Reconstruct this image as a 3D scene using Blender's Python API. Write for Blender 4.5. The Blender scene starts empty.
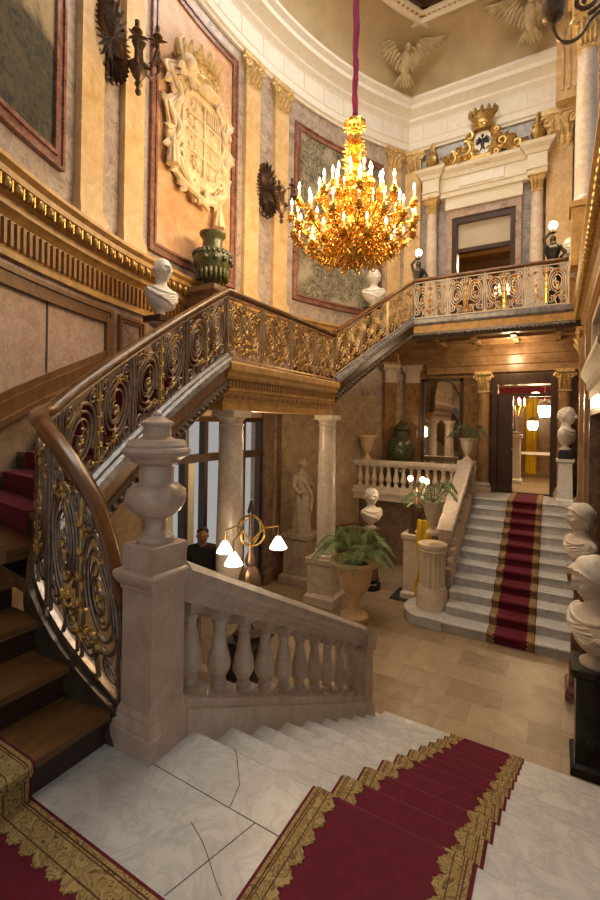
import bpy, bmesh, math, random
from mathutils import Vector, Matrix
random.seed(7)
SC = bpy.context.scene
COL = SC.collection
PI = math.pi
rad = math.radians
# ---------------------------------------------------------------- materials
def _mat(name, rough=.5, metal=0.):
    m = bpy.data.materials.new(name); m.use_nodes = True
    nt = m.node_tree; p = nt.nodes['Principled BSDF']
    p.inputs['Roughness'].default_value = rough; p.inputs['Metallic'].default_value = metal
    return m, nt, p
def ramp(nt, fac, stops):
    r = nt.nodes.new('ShaderNodeValToRGB'); e = r.color_ramp.elements
    while len(e) < len(stops): e.new(.5)
    for q, (pos, c) in zip(e, stops): q.position = pos; q.color = (c[0], c[1], c[2], 1)
    nt.links.new(fac, r.inputs[0]); return r.outputs[0]
def noise(nt, vec, scale, detail=6, dist=0., rough=.55):
    n = nt.nodes.new('ShaderNodeTexNoise'); n.inputs['Scale'].default_value = scale
    n.inputs['Detail'].default_value = detail; n.inputs['Distortion'].default_value = dist
    n.inputs['Roughness'].default_value = rough
    nt.links.new(vec, n.inputs['Vector']); return n.outputs[0]
def mixc(nt, fac, a, b, mode='MIX'):
    m = nt.nodes.new('ShaderNodeMix'); m.data_type = 'RGBA'; m.blend_type = mode
    if isinstance(fac, (int, float)): m.inputs[0].default_value = fac
    else: nt.links.new(fac, m.inputs[0])
    for i, q in ((6, a), (7, b)):
        if isinstance(q, (tuple, list)): m.inputs[i].default_value = (q[0], q[1], q[2], 1)
        else: nt.links.new(q, m.inputs[i])
    return m.outputs[2]
def coords(nt, kind='Object', scale=None):
    t = nt.nodes.new('ShaderNodeTexCoord').outputs[kind]
    if scale:
        mp = nt.nodes.new('ShaderNodeMapping'); mp.inputs['Scale'].default_value = scale
        nt.links.new(t, mp.inputs[0]); t = mp.outputs[0]
    return t
def bump(nt, p, h, strength=.3, dist=.01):
    b = nt.nodes.new('ShaderNodeBump'); b.inputs['Strength'].default_value = strength
    b.inputs['Distance'].default_value = dist
    nt.links.new(h, b.inputs['Height']); nt.links.new(b.outputs[0], p.inputs['Normal'])
def marble(name, c1, c2, c3, scale=2., vein=None, vs=.6, vscale=None, rough=.3, dist=1.2, sc=None):
    m, nt, p = _mat(name, rough)
    t = coords(nt, 'Object', sc)
    col = ramp(nt, noise(nt, t, scale, 8, dist), [(.3, c1), (.5, c2), (.72, c3)])
    if vein:
        n = noise(nt, t, vscale or scale * 1.3, 7, dist * 1.5, .6)
        v = ramp(nt, n, [(.44, (0, 0, 0)), (.5, (1, 1, 1)), (.56, (0, 0, 0))])
        mm = nt.nodes.new('ShaderNodeMath'); mm.operation = 'MULTIPLY'; mm.inputs[1].default_value = vs
        nt.links.new(v, mm.inputs[0]); col = mixc(nt, mm.outputs[0], col, vein)
    nt.links.new(col, p.inputs['Base Color']); return m
def plain(name, c, rough=.5, metal=0., var=.12, scale=9., bmp=0.):
    m, nt, p = _mat(name, rough, metal); t = coords(nt)
    n = noise(nt, t, scale, 5)
    d = tuple(q * (1 - var) for q in c); e = tuple(min(1, q * (1 + var)) for q in c)
    nt.links.new(ramp(nt, n, [(.3, d), (.7, e)]), p.inputs['Base Color'])
    if bmp: bump(nt, p, n, bmp)
    return m
def wood(name, c1, c2, rough=.3, sc=(1.5, 14, 14)):
    m, nt, p = _mat(name, rough); t = coords(nt, 'Object', sc)
    nt.links.new(ramp(nt, noise(nt, t, 2.2, 6, .8), [(.3, c1), (.7, c2)]), p.inputs['Base Color']); return m
def glow(name, c, s):
    m, nt, p = _mat(name, .4); p.inputs['Base Color'].default_value = (*c, 1)
    p.inputs['Emission Color'].default_value = (*c, 1); p.inputs['Emission Strength'].default_value = s; return m
def glassm(name, c=(1, 1, 1), rough=.02, trans=1., ior=1.1):
    m, nt, p = _mat(name, rough); p.inputs['Base Color'].default_value = (*c, 1)
    p.inputs['Transmission Weight'].default_value = trans; p.inputs['IOR'].default_value = ior; return m
M = {}
M['white'] = marble('white_marble', (.44, .435, .43), (.54, .53, .515), (.60, .59, .575), 5.0, (.24, .24, .25), .26, 5.0, .26, .9)
M['newel'] = marble('warm_marble', (.40, .29, .225), (.50, .385, .305), (.60, .48, .39), 5, (.32, .22, .17), .2, 6, .3)
M['rail'] = marble('balustrade_marble', (.42, .34, .27), (.53, .44, .36), (.62, .54, .46), 5, (.33, .25, .2), .35, 8, .3)
M['hallfloor_'] = None
M['mauve'] = marble('mauve_marble', (.20, .12, .095), (.36, .25, .20), (.50, .38, .31), 3.0, (.56, .42, .32), .5, 4, .25)
M['mauvelt'] = marble('pale_mauve_marble', (.22, .165, .15), (.36, .29, .255), (.48, .40, .34), 2.6, (.62, .50, .40), .5, 3.4, .25)
M['grey'] = marble('grey_marble', (.16, .145, .15), (.26, .24, .24), (.36, .33, .31), 2.6, (.52, .46, .40), .5, 4, .25)
M['pinkpanel'] = marble('pink_marble', (.50, .26, .12), (.62, .375, .20), (.68, .47, .31), 3.4, (.46, .21, .1), .4, 6, .3)
M['tanpanel'] = marble('tan_panel_marble', (.50, .33, .23), (.63, .46, .345), (.70, .55, .43), 4.0, (.30, .17, .12), .4, 6, .28)
M['pilaster'] = marble('yellow_stone', (.55, .36, .155), (.68, .48, .235), (.75, .58, .34), 3, (.50, .28, .12), .35, 4, .4)
M['redmarble'] = marble('red_marble', (.13, .045, .03), (.21, .085, .06), (.31, .15, .11), 4, (.45, .30, .22), .3, 6, .22)
M['colpink'] = marble('rose_column_marble', (.56, .44, .34), (.68, .58, .48), (.76, .68, .58), 3, (.45, .28, .2), .35, 4, .25)
M['amber'] = marble('amber_marble', (.16, .075, .025), (.26, .13, .045), (.36, .20, .075), 3, (.42, .26, .12), .4, 4, .22)
M['amberlight'] = marble('amber_light_marble', (.22, .12, .05), (.34, .20, .09), (.44, .28, .15), 2, (.24, .13, .06), .4, 3, .25)
M['panelwall'] = marble('veined_tan_marble', (.34, .23, .14), (.46, .34, .22), (.54, .42, .29), 2.6, (.28, .18, .1), .45, 3.6, .25)
M['brownwall'] = marble('brown_marble', (.10, .055, .035), (.17, .10, .065), (.24, .15, .1), 2.6, (.34, .24, .16), .4, 4, .25)
M['relief'] = plain('relief_plaster', (.68, .53, .33), .5, 0, .22, 5)
M['cream'] = plain('cream_plaster', (.74, .68, .55), .6, var=.05)
M['frieze'] = plain('pale_plaster', (.80, .77, .69), .6, var=.05)
M['cove'] = plain('cove_plaster', (.44, .34, .19), .7, var=.14, scale=1.6)
M['eagle'] = plain('eagle_plaster', (.42, .33, .19), .7, var=.3, scale=6)
M['ochre'] = plain('ochre_stucco', (.52, .30, .09), .42, var=.28, scale=9)
M['ochredk'] = plain('dark_ochre_stucco', (.30, .14, .035), .45, var=.2, scale=14)
M['gilt'] = plain('gilded_metal', (.72, .42, .085), .22, .92, .4, 25)
M['giltdk'] = plain('aged_gilt', (.45, .29, .09), .38, .75, .35, 25)
M['giltcap'] = plain('gilded_capital', (.62, .44, .19), .42, .35, .35, 22)
M['bronze'] = plain('dark_bronze', (.12, .075, .05), .34, .7, .45, 25)
M['blackbronze'] = plain('black_bronze', (.035, .03, .028), .3, .6, .4, 25)
M['black'] = plain('black_stone', (.018, .016, .015), .25, 0, .3)
M['steel'] = plain('brushed_iron', (.24, .19, .15), .30, .85, .35, 20)
M['paleiron'] = plain('pale_gilt_iron', (.50, .37, .22), .32, .8, .35, 20)
M['darkrail'] = plain('dark_iron', (.10, .075, .055), .35, .6, .3, 20)
M['stringer'] = marble('slate_stringer_marble', (.08, .075, .08), (.15, .14, .145), (.24, .225, .225), 6, (.36, .33, .33), .4, 9, .25)
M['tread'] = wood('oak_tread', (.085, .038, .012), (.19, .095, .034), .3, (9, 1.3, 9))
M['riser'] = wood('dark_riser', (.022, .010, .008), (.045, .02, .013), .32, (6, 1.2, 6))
M['handrail'] = wood('polished_handrail', (.085, .033, .010), (.19, .075, .022), .24, (3, 3, 3))
M['darkwood'] = wood('dark_wood', (.032, .015, .008), (.07, .033, .016), .3, (6, 6, 1.2))
M['midwood'] = wood('walnut', (.16, .075, .03), (.27, .135, .058), .3, (6, 6, 1.2))
M['bust'] = marble('statuary_marble', (.66, .62, .57), (.76, .73, .68), (.82, .80, .76), 6, None, rough=.4)
M['bustwarm'] = marble('warm_statuary', (.58, .49, .39), (.70, .61, .51), (.78, .70, .60), 6, None, rough=.42)
M['statue'] = marble('weathered_statue', (.34, .26, .19), (.46, .37, .28), (.56, .47, .37), 6, None, rough=.5)
M['green'] = marble('green_bronze', (.025, .035, .012), (.055, .065, .022), (.13, .125, .045), 9, (.30, .26, .10), .3, 12, .28)
M['greenfar'] = marble('green_ceramic', (.02, .03, .018), (.05, .065, .04), (.10, .11, .06), 9, (.2, .17, .07), .3, 12, .25)
M['urnstone'] = marble('honey_stone', (.56, .37, .17), (.68, .48, .26), (.76, .57, .35), 5, (.5, .3, .13), .3, 7, .4)
M['urnpale'] = marble('pale_urn_stone', (.56, .44, .32), (.68, .56, .43), (.74, .64, .52), 5, None, rough=.4)
M['leaf'] = plain('palm_leaf', (.10, .17, .045), .45, 0, .4, 20)
M['leafdk'] = plain('dark_leaf', (.045, .085, .03), .45, 0, .4, 20)
M['soil'] = plain('soil', (.03, .02, .012), .9)
M['yellow'] = plain('yellow_cloth', (.72, .50, .02), .6, 0, .18, 7)
M['cord'] = plain('crimson_velvet', (.22, .008, .06), .8, 0, .3, 16)
M['candle'] = plain('ivory_candle', (.85, .78, .62), .5)
M['flame'] = glow('candle_glow', (1., .76, .42), 18)
M['panereflect'] = plain('painted_pane_reflection', (.50, .43, .33), .25, 0, .12, 1.5)  # opaque beige: the pale reflection in the transom put into the pane colour
M['globe'] = glow('globe_glow', (1., .80, .48), 11)
M['shade'] = glow('glass_shade_glow', (1., .86, .66), 5)
M['mirror'] = _mat('mirror_glass', .03, 1.)[0]
M['mirror'].node_tree.nodes['Principled BSDF'].inputs['Base Color'].default_value = (.75, .72, .66, 1)
M['darkglass'] = plain('smoky_glass', (.05, .055, .055), .2, 0, .2, 3)
M['pane'] = glassm('window_glass', (.95, .97, 1.), .02, 1., 1.05)
M['skin'] = plain('skin', (.42, .22, .14), .5)
M['hair'] = plain('dark_hair', (.02, .012, .008), .6)
M['cloth'] = plain('dark_clothing', (.022, .02, .024), .8)
M['crimson'] = plain('crimson_textile', (.20, .012, .02), .85, 0, .25, 30)
M['joint'] = plain('dark_joint', (.06, .05, .045), .8)
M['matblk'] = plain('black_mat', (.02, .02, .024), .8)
M['shieldw'] = plain('shield_white', (.80, .78, .72), .5, 0, .05)
M['shieldb'] = plain('shield_black', (.02, .02, .02), .5)
M['seat'] = M['crimson']
def carpet_field():
    m, nt, p = _mat('carpet_field', .95)
    t = coords(nt, 'Object', (1, 1, 1))
    v = nt.nodes.new('ShaderNodeTexVoronoi'); v.inputs['Scale'].default_value = 22
    nt.links.new(t, v.inputs[0])
    a = ramp(nt, v.outputs[0], [(.15, (.16, .004, .022)), (.45, (.098, .0025, .014))])
    n = noise(nt, t, 260, 3); col = mixc(nt, .5, a, ramp(nt, n, [(.3, (.075, .002, .011)), (.7, (.165, .005, .024))]))
    nt.links.new(col, p.inputs['Base Color']); bump(nt, p, n, .35, .004)
    return m
M['carpet'] = carpet_field()
def carpet_border():
    m, nt, p = _mat('carpet_border', .9); t = coords(nt)
    n = noise(nt, t, 13, 2, 1.2, .45); o = (.33, .225, .075); k = (.06, .028, .010); h = (.42, .30, .12)
    a = ramp(nt, n, [(.30, k), (.345, o), (.40, h), (.425, k), (.45, o), (.49, h), (.515, k), (.54, o), (.585, o), (.61, k), (.64, h)])
    f = noise(nt, t, 180, 3); nt.links.new(mixc(nt, .25, a, ramp(nt, f, [(.35, (.10, .06, .015)), (.65, (.5, .36, .14))])), p.inputs['Base Color'])
    bump(nt, p, f, .3, .004); return m
M['border'] = carpet_border()
M['border_dark'] = plain('border_dark_line', (.10, .035, .015), .9)
def floor_tiles():
    m, nt, p = _mat('hall_floor_tiles', .38)
    t = coords(nt, 'Object')
    b = nt.nodes.new('ShaderNodeTexBrick'); b.inputs['Scale'].default_value = 1.
    b.inputs['Brick Width'].default_value = .62; b.inputs['Row Height'].default_value = .42
    b.inputs['Mortar Size'].default_value = .004; b.offset = .5
    b.inputs['Color1'].default_value = (.17, .115, .062, 1); b.inputs['Color2'].default_value = (.36, .26, .16, 1)
    b.inputs['Mortar'].default_value = (.13, .09, .055, 1); nt.links.new(t, b.inputs[0])
    n = ramp(nt, noise(nt, t, 3.2, 8, 1.4), [(.3, (.20, .14, .085)), (.52, (.36, .265, .17)), (.75, (.52, .41, .29))])
    nt.links.new(mixc(nt, .35, b.outputs[0], n), p.inputs['Base Color']); return m
M['tiles'] = floor_tiles()
def tapestry(name, pale, mid, dark, seed, low=.0, bias=0.):
    m, nt, p = _mat(name, .9); t = coords(nt)
    mp = nt.nodes.new('ShaderNodeMapping'); mp.inputs['Location'].default_value = (seed, seed * 2, seed)
    nt.links.new(t, mp.inputs[0]); t2 = mp.outputs[0]
    big = noise(nt, t2, 1.1, 4, .6); fine = noise(nt, t2, 7, 8, 1.2, .7)
    z = nt.nodes.new('ShaderNodeSeparateXYZ'); nt.links.new(t, z.inputs[0])
    ma = nt.nodes.new('ShaderNodeMath'); ma.operation = 'MULTIPLY_ADD'; ma.inputs[1].default_value = low; ma.inputs[2].default_value = bias
    nt.links.new(z.outputs[2], ma.inputs[0])
    ad = nt.nodes.new('ShaderNodeMath'); ad.operation = 'ADD'; nt.links.new(ma.outputs[0], ad.inputs[0]); nt.links.new(big, ad.inputs[1])
    c1 = ramp(nt, fine, [(.35, dark), (.6, mid)]); c2 = ramp(nt, fine, [(.3, tuple(q * .72 for q in pale)), (.65, pale)])
    f = ramp(nt, ad.outputs[0], [(.42, (0, 0, 0)), (.52, (1, 1, 1))])
    nt.links.new(mixc(nt, f, c1, c2), p.inputs['Base Color']); return m

def woven():
    m, nt, p = _mat('woven_tapestry', .9); t = coords(nt)
    big = noise(nt, t, 1.5, 3, .5); fol = noise(nt, t, 9, 7, 1.5, .7)
    leaf = ramp(nt, fol, [(.36, (.05, .045, .03)), (.5, (.19, .165, .11)), (.62, (.38, .33, .23))])
    sky = ramp(nt, fol, [(.3, (.27, .23, .16)), (.6, (.42, .36, .26)), (.8, (.52, .45, .33))])
    tr = nt.nodes.new('ShaderNodeTexVoronoi'); tr.inputs['Scale'].default_value = 1.6; nt.links.new(t, tr.inputs[0])
    nt.links.new(mixc(nt, ramp(nt, mixc(nt, .45, tr.outputs[0], big), [(.55, (0, 0, 0)), (.66, (1, 1, 1))]), leaf, sky), p.inputs['Base Color']); return m
M['tapestry'] = woven()
M['painting'] = tapestry('landscape_painting', (.40, .31, .185), (.085, .07, .04), (.015, .02, .016), 5.3, .30, -.38)
# ---------------------------------------------------------------- mesh builder
class B:
    def __init__(s): s.m = bmesh.new()
    def quadstrip(s, rings, closed=True, cap=True):
        vs = [[s.m.verts.new(p) for p in r] for r in rings]; n = len(vs[0])
        for a, b in zip(vs[:-1], vs[1:]):
            for i in range(n if closed else n - 1):
                j = (i + 1) % n
                try: s.m.faces.new((a[i], a[j], b[j], b[i]))
                except ValueError: pass
        if cap and closed:
            for r in (vs[0][::-1], vs[-1]):
                try: s.m.faces.new(r)
                except ValueError: pass
        return s
    def box(s, x0, x1, y0, y1, z0, z1):
        return s.quadstrip([[(x0, y0, z), (x1, y0, z), (x1, y1, z), (x0, y1, z)] for z in (z0, z1)])
    def cbox(s, c, d, R=None):
        h = [q / 2 for q in d]; R = R or Matrix.Identity(3); c = Vector(c)
        return s.quadstrip([[c + R @ Vector((a * h[0], b * h[1], z * h[2])) for a, b in ((-1, -1), (1, -1), (1, 1), (-1, 1))] for z in (-1, 1)])
    def frus(s, c, levels):          # square tiers: (z, half x, half y)
        return s.quadstrip([[(c[0] - hx, c[1] - hy, c[2] + z), (c[0] + hx, c[1] - hy, c[2] + z), (c[0] + hx, c[1] + hy, c[2] + z), (c[0] - hx, c[1] + hy, c[2] + z)] for z, hx, hy in levels])
    def lathe(s, c, prof, n=24, lob=0, amp=0., sx=1., sy=1., R=None):
        rings = []
        for r, z in prof:
            ring = []
            for i in range(n):
                a = 2 * PI * i / n; q = max(r, .0005) * (1 + (amp * math.cos(lob * a) if lob else 0))
                v = Vector((q * math.cos(a) * sx, q * math.sin(a) * sy, z))
                if R: v = R @ v
                ring.append(Vector(c) + v)
            rings.append(ring)
        return s.quadstrip(rings)
    def ell(s, c, r, n=12, k=8, R=None):
        prof = [(math.sin(PI * i / k), -math.cos(PI * i / k)) for i in range(k + 1)]
        rings = []
        for q, z in prof:
            ring = []
            for i in range(n):
                a = 2 * PI * i / n
                v = Vector((max(q, .002) * math.cos(a) * r[0], max(q, .002) * math.sin(a) * r[1], z * r[2]))
                if R: v = R @ v
                ring.append(Vector(c) + v)
            rings.append(ring)
        return s.quadstrip(rings)
    def tube(s, pts, r, n=8, closed=False):
        P = [Vector(p) for p in pts]; N = len(P)
        rr = r if isinstance(r, (list, tuple)) else [r] * N
        T = []
        for i in range(N):
            a = P[(i - 1) % N] if closed else P[max(i - 1, 0)]; b = P[(i + 1) % N] if closed else P[min(i + 1, N - 1)]
            d = b - a; T.append(d.normalized() if d.length > 1e-9 else Vector((0, 0, 1)))
        u = T[0].orthogonal().normalized(); rings = []
        for i in range(N):
            u = (u - T[i] * u.dot(T[i]))
            u = u.normalized() if u.length > 1e-6 else T[i].orthogonal().normalized()
            w = T[i].cross(u)
            rings.append([P[i] + (u * math.cos(2 * PI * k / n) + w * math.sin(2 * PI * k / n)) * rr[i] for k in range(n)])
        if closed:
            rings.append(rings[0]); return s.quadstrip(rings, cap=False)
        return s.quadstrip(rings)
    def sweep(s, path, prof, closed=False):
        P = [Vector(p) for p in path]; N = len(P); rings = []
        for i in range(N):
            ns = []
            for a, b in ((i - 1, i), (i, i + 1)):
                if closed: a %= N; b %= N
                elif a < 0 or b >= N: continue
                d = P[b] - P[a]; d.z = 0
                if d.length > 1e-9: d.normalize(); ns.append(Vector((d.y, -d.x, 0)))
            if len(ns) == 2:
                nn = ns[0] + ns[1]; k = nn.length_squared
                nn = nn * (2 / k) if k > .05 else ns[0]
            else: nn = ns[0]
            rings.append([P[i] + nn * o + Vector((0, 0, z)) for o, z in prof])
        if closed: rings.append(rings[0])
        return s.quadstrip(rings, cap=not closed)
    def prism(s, poly, ext):
        e = Vector(ext); return s.quadstrip([[Vector(p) for p in poly], [Vector(p) + e for p in poly]])
    def sheet(s, grid):
        vs = [[s.m.verts.new(p) for p in r] for r in grid]
        for a, b in zip(vs[:-1], vs[1:]):
            for i in range(len(a) - 1): s.m.faces.new((a[i], a[i + 1], b[i + 1], b[i]))
        return s
    def leaf(s, p, d, up, L, w, t=.003, bend=0.):
        p = Vector(p); d = Vector(d).normalized(); up = Vector(up); sd = d.cross(up).normalized(); up = sd.cross(d)
        rings = []
        for k, q in ((0, .15), (.25, .8), (.5, 1), (.8, .6), (1, .05)):
            c = p + d * L * k - up * bend * k * k * L
            rings.append([c - sd * w * q, c + up * t, c + sd * w * q, c - up * t])
        return s.quadstrip(rings)
def smooth_pts(P, k=2):
    P = [Vector(p) for p in P]
    for _ in range(k):
        Q = [P[0]]
        for a, b in zip(P[:-1], P[1:]): Q += [a * .75 + b * .25, a * .25 + b * .75]
        P = Q + [P[-1]]
    return P
def empty(name, loc=(0, 0, 0), rz=0.):
    o = bpy.data.objects.new(name, None); COL.objects.link(o); o.location = loc; o.rotation_euler = (0, 0, rz)
    o.empty_display_size = .1; return o
def props(o, label=None, cat=None, group=None, kind=None):
    if label: o['label'] = label
    if cat: o['category'] = cat
    if group: o['group'] = group
    if kind: o['kind'] = kind
    return o
def thing(name, label, cat, loc=(0, 0, 0), rz=0., group=None):
    return props(empty(name, loc, rz), label, cat, group)
def obj(name, b, mat, parent=None, smooth=False, local=False, label=None, kind=None, angle=40):
    bm = b.m; bmesh.ops.remove_doubles(bm, verts=bm.verts, dist=1e-5)
    bmesh.ops.recalc_face_normals(bm, faces=bm.faces)
    if parent is not None and not local:
        w = Vector(); q = parent
        while q: w += Vector(q.location); q = q.parent
        for v in bm.verts: v.co -= w
    loc = None
    if parent is None and not local:
        xs = [v.co for v in bm.verts]
        loc = Vector(((min(v.x for v in xs) + max(v.x for v in xs)) / 2, (min(v.y for v in xs) + max(v.y for v in xs)) / 2, min(v.z for v in xs)))
        for v in bm.verts: v.co -= loc
    me = bpy.data.meshes.new(name); bm.to_mesh(me); bm.free()
    if smooth:
        for f in me.polygons: f.use_smooth = True
        try: me.set_sharp_from_angle(angle=rad(angle))
        except Exception: pass
    me.materials.append(M[mat] if isinstance(mat, str) else mat)
    o = bpy.data.objects.new(name, me); COL.objects.link(o)
    if parent is not None: o.parent = parent
    if loc is not None: o.location = loc
    return props(o, label, None, None, kind)
def struct(name, b, mat, smooth=False):
    return obj(name, b, mat, None, smooth, kind='structure')
def kids(o): return [c for c in bpy.data.objects if c.parent is o]
def dup(root, loc=None, rz=None, label=None, group=None, parent=None):
    c = root.copy(); COL.objects.link(c)
    if loc is not None: c.location = loc
    if rz is not None: c.rotation_euler = (0, 0, rz)
    if label: c['label'] = label
    if group: c['group'] = group
    if parent is not None: c.parent = parent
    for ch in kids(root): dup(ch, parent=c)
    return c
# ---------------------------------------------------------------- setting out (metres; the viewer's landing is z = 0)
EYE = 1.6
XC, YC, RR = 3.62, 6.1, 9.0        # the curved left wall
YB = 11.6                          # back wall
XR = .48
HALL = -1.76                       # lower hall floor
UP = 3.9                           # upper gallery floor
def arc(d, off=0., z=0.):
    a = rad(d); return Vector((XC - (RR - off) * math.cos(a), YC + (RR - off) * math.sin(a), z))
def arcpath(d0, d1, z0, z1=None, n=24, off=0.):
    z1 = z0 if z1 is None else z1
    return [arc(d0 + (d1 - d0) * i / n, off, z0 + (z1 - z0) * i / n) for i in range(n + 1)]
def arcz(d): return rad(90 - d)
def arcbox(b, d0, d1, o0, o1, z0, z1, n=1):
    rings = []
    for i in range(n + 1):
        d = d0 + (d1 - d0) * i / n
        rings.append([arc(d, o0, z0), arc(d, o1, z0), arc(d, o1, z1), arc(d, o0, z1)])
    return b.quadstrip(rings)
# ================================================================ THE SHELL
b = B(); b.box(-6.2, XR + .3, -1.2, 16, HALL - .2, HALL); struct('floor', b, 'tiles')
# left curved wall: undercroft / stair level / upper storey
b = B()
arcbox(b, -46, -8, -.3, 0, HALL, 2.3, 30); arcbox(b, -8, 9.2, -.3, 0, 1.66, 2.3, 14); arcbox(b, 9.2, 39.5, -.3, 0, HALL, 2.3, 26)
struct('wall_left_lower', b, 'panelwall', True)
b = B(); arcbox(b, -46, 39.5, -.3, 0, 2.3, 3.9, 60); struct('wall_left', b, 'mauve', True)
b = B(); arcbox(b, -46, 39.5, -.3, 0, 3.9, 10.2, 60); struct('wall_left_upper', b, 'mauvelt', True)
# back wall, lower (doorway) and upper (doorway)
def holed(x0, x1, z0, z1, hx0, hx1, hz0, hz1, y0, y1):
    b = B(); b.box(x0, hx0, y0, y1, z0, z1); b.box(hx1, x1, y0, y1, z0, z1)
    b.box(hx0, hx1, y0, y1, hz1, z1)
    if hz0 > z0: b.box(hx0, hx1, y0, y1, z0, hz0)
    return b
struct('wall_back', holed(-5.4, XR + .3, HALL, UP - .3, -1.38, .0, 0, 2.80, YB, YB + .3), 'amber')
struct('wall_back_upper', holed(-5.4, XR + .3, UP - .3, 10.2, -2.48, -.78, UP, 6.96, YB, YB + .3), 'grey')
b = B(); b.box(XR, XR + .6, 7.1, YB, HALL, 3.9); b.box(XR, XR + .6, 2.2, 4.75, HALL, 3.9); b.box(XR, XR + .6, 4.75, 7.1, 1.75, 3.9); struct('wall_right', b, 'brownwall')
b = B(); b.box(XR, XR + .3, 8.0, YB, 3.9, 12.0); b.box(XR, XR + .3, 2.2, 8.0, 7.6, 12.0); struct('wall_right_upper', b, 'mauve')
b = B(); b.box(-5.0, -1.62, 10.42, 10.6, HALL, -.26); struct('wall_under_platform', b, 'brownwall')
b = B(); b.box(-5.2, -1.58, 10.45, YB + .3, -.26, 0)
b.prism([(-1.58, y, z) for y, z in ((YB + .3, -.26), (10.48, -.26), (10.48, -.045), (10.458, -.04), (10.45, -.022), (10.458, -.005), (10.47, 0), (YB + .3, 0))], (XR + 1.58, 0, 0)); struct('floor_platform', b, 'white')
# ceiling: flat field; unseen glazed opening above the hall added to let light in
b = B()
ZT = 11.35
b.box(-6.2, -4.2, -1.2, 12, ZT, ZT + .2); b.box(-.9, 1.2, -1.2, 12, ZT, ZT + .2)
b.box(-4.2, -.9, -1.2, 2.6, ZT, ZT + .2); b.box(-4.2, -.9, 9.0, 12, ZT, ZT + .2)
struct('ceiling', b, 'cove')
b = B(); b.box(-4.2, -.9, 2.6, 9.0, ZT + .1, ZT + .13); struct('added_ceiling_pane', b, 'pane')
# ---- top entablature, moulding and cove
ent = [(0, 8.70), (.05, 8.70), (.05, 8.74), (.09, 8.78), (.09, 8.90), (.05, 8.93), (.05, 9.42), (.12, 9.50), (.12, 9.56), (.22, 9.66), (.30, 9.70), (.30, 9.80), (.38, 9.88), (.38, 9.95), (0, 9.95)]
cov = [(0, 9.95), (.32, 9.95), (.34, 10.15), (.42, 10.45), (.58, 10.75), (.82, 10.98), (1.10, 11.10), (1.10, 11.35), (0, 11.35)]
mol = [(1.10, 11.06), (1.16, 11.04), (1.22, 11.10), (1.30, 11.10), (1.36, 11.18), (1.36, 11.36), (1.10, 11.36)]
backp = [Vector((-5.2, YB, 0)), Vector((XR, YB, 0))]
for i, (pr, mt) in enumerate(((ent, 'frieze'), (cov, 'cove'), (mol, 'cream'))):
    b = B(); b.sweep(arcpath(-40, 39, 0, n=64), pr); b.sweep(backp, pr)
    struct('trim_%d' % (1 + i), b, mt, True)
b = B()                                     # panel lines of the frieze
for x in (-3.1, -2.5, -1.9, -1.3, -.7, -.2):
    b.box(x - .012, x + .012, YB - .062, YB - .045, 8.98, 9.40)
for d in range(-36, 38, 4): arcbox(b, d, d + .13, .045, .062, 8.98, 9.40)
for z in (8.98, 9.38):
    b.box(-3.6, XR, YB - .06, YB - .045, z, z + .018); arcbox(b, -40, 38, .045, .06, z, z + .018, 60)
struct('trim_4', b, 'cream')
b = B()
for i in range(40): b.ell((-4.3 + i * .115, YB - 1.26, 11.12), (.045, .03, .035), 8, 5)
for i in range(46):
    p = arc(-10 + i, 1.26, 11.12); b.ell(p, (.05, .05, .035), 8, 5)
struct('trim_5', b, 'giltdk', True)
b = B(); b.sweep(arcpath(-40, 39, 0, n=50), [(1.36, 11.16), (1.44, 11.16), (1.44, 11.35), (1.36, 11.35)]); b.sweep(backp, [(1.36, 11.16), (1.44, 11.16), (1.44, 11.35), (1.36, 11.35)])
struct('trim_6', b, 'darkwood')
# ---- the gilded middle cornice round the left wall and the right wall
mid = [(0, 3.10), (.05, 3.10), (.05, 3.16), (.03, 3.18), (.03, 3.46), (.07, 3.50), (.11, 3.53), (.11, 3.60), (.16, 3.62), (.16, 3.72), (.20, 3.74), (.20, 3.80), (.25, 3.84), (.25, 3.88), (0, 3.90)]
def mid_cornice(name, path, place, L):
    b = B(); b.sweep(path, mid); o = struct(name, b, 'ochre', False)
    b = B()
    n = int(L / .085)
    for i in range(n): place(b, (i + .5) / n, .04, .018, .07, 3.20, 3.44)
    obj('flute_band', b, 'ochredk', o, local=False)
    b = B(); n = int(L / .15)
    for i in range(n):
        p, R = place(None, (i + .5) / n)
        b.ell(p + R @ Vector((0, -.19, 3.665)), (.048, .042, .062), 10, 7)
        p, R = place(None, (i + 1.) / n)
        b.cbox(p + R @ Vector((0, -.185, 3.67)), (.018, .03, .10), R)
    obj('egg_moulding', b, 'giltdk', o, smooth=True)
def place_arc(d0, d1):
    def f(b, t, w=0, y0=0, y1=0, z0=0, z1=0):
        d = d0 + (d1 - d0) * t; R = Matrix.Rotation(arcz(d), 3, 'Z'); p = arc(d)
        if b is None: return p, R
        b.cbox(p + R @ Vector((0, -(y0 + y1) / 2, (z0 + z1) / 2)), (w, y1 - y0, z1 - z0), R)
    return f
def place_line(p0, p1):
    p0, p1 = Vector(p0), Vector(p1); a = math.atan2(p1.y - p0.y, p1.x - p0.x)
    def f(b, t, w=0, y0=0, y1=0, z0=0, z1=0):
        R = Matrix.Rotation(a, 3, 'Z'); p = p0.lerp(p1, t)
        if b is None: return p, R
        b.cbox(p + R @ Vector((0, -(y0 + y1) / 2, (z0 + z1) / 2)), (w, y1 - y0, z1 - z0), R)
    return f
mid_cornice('trim_7', arcpath(-46, 38, 0, n=66), place_arc(-45, 36), 12.6)
mid_cornice('trim_8', [Vector((XR, 9.95, 0)), Vector((XR, 3.0, 0))], place_line((XR, 9.95, 0), (XR, 3.0, 0)), 6.9)
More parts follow.
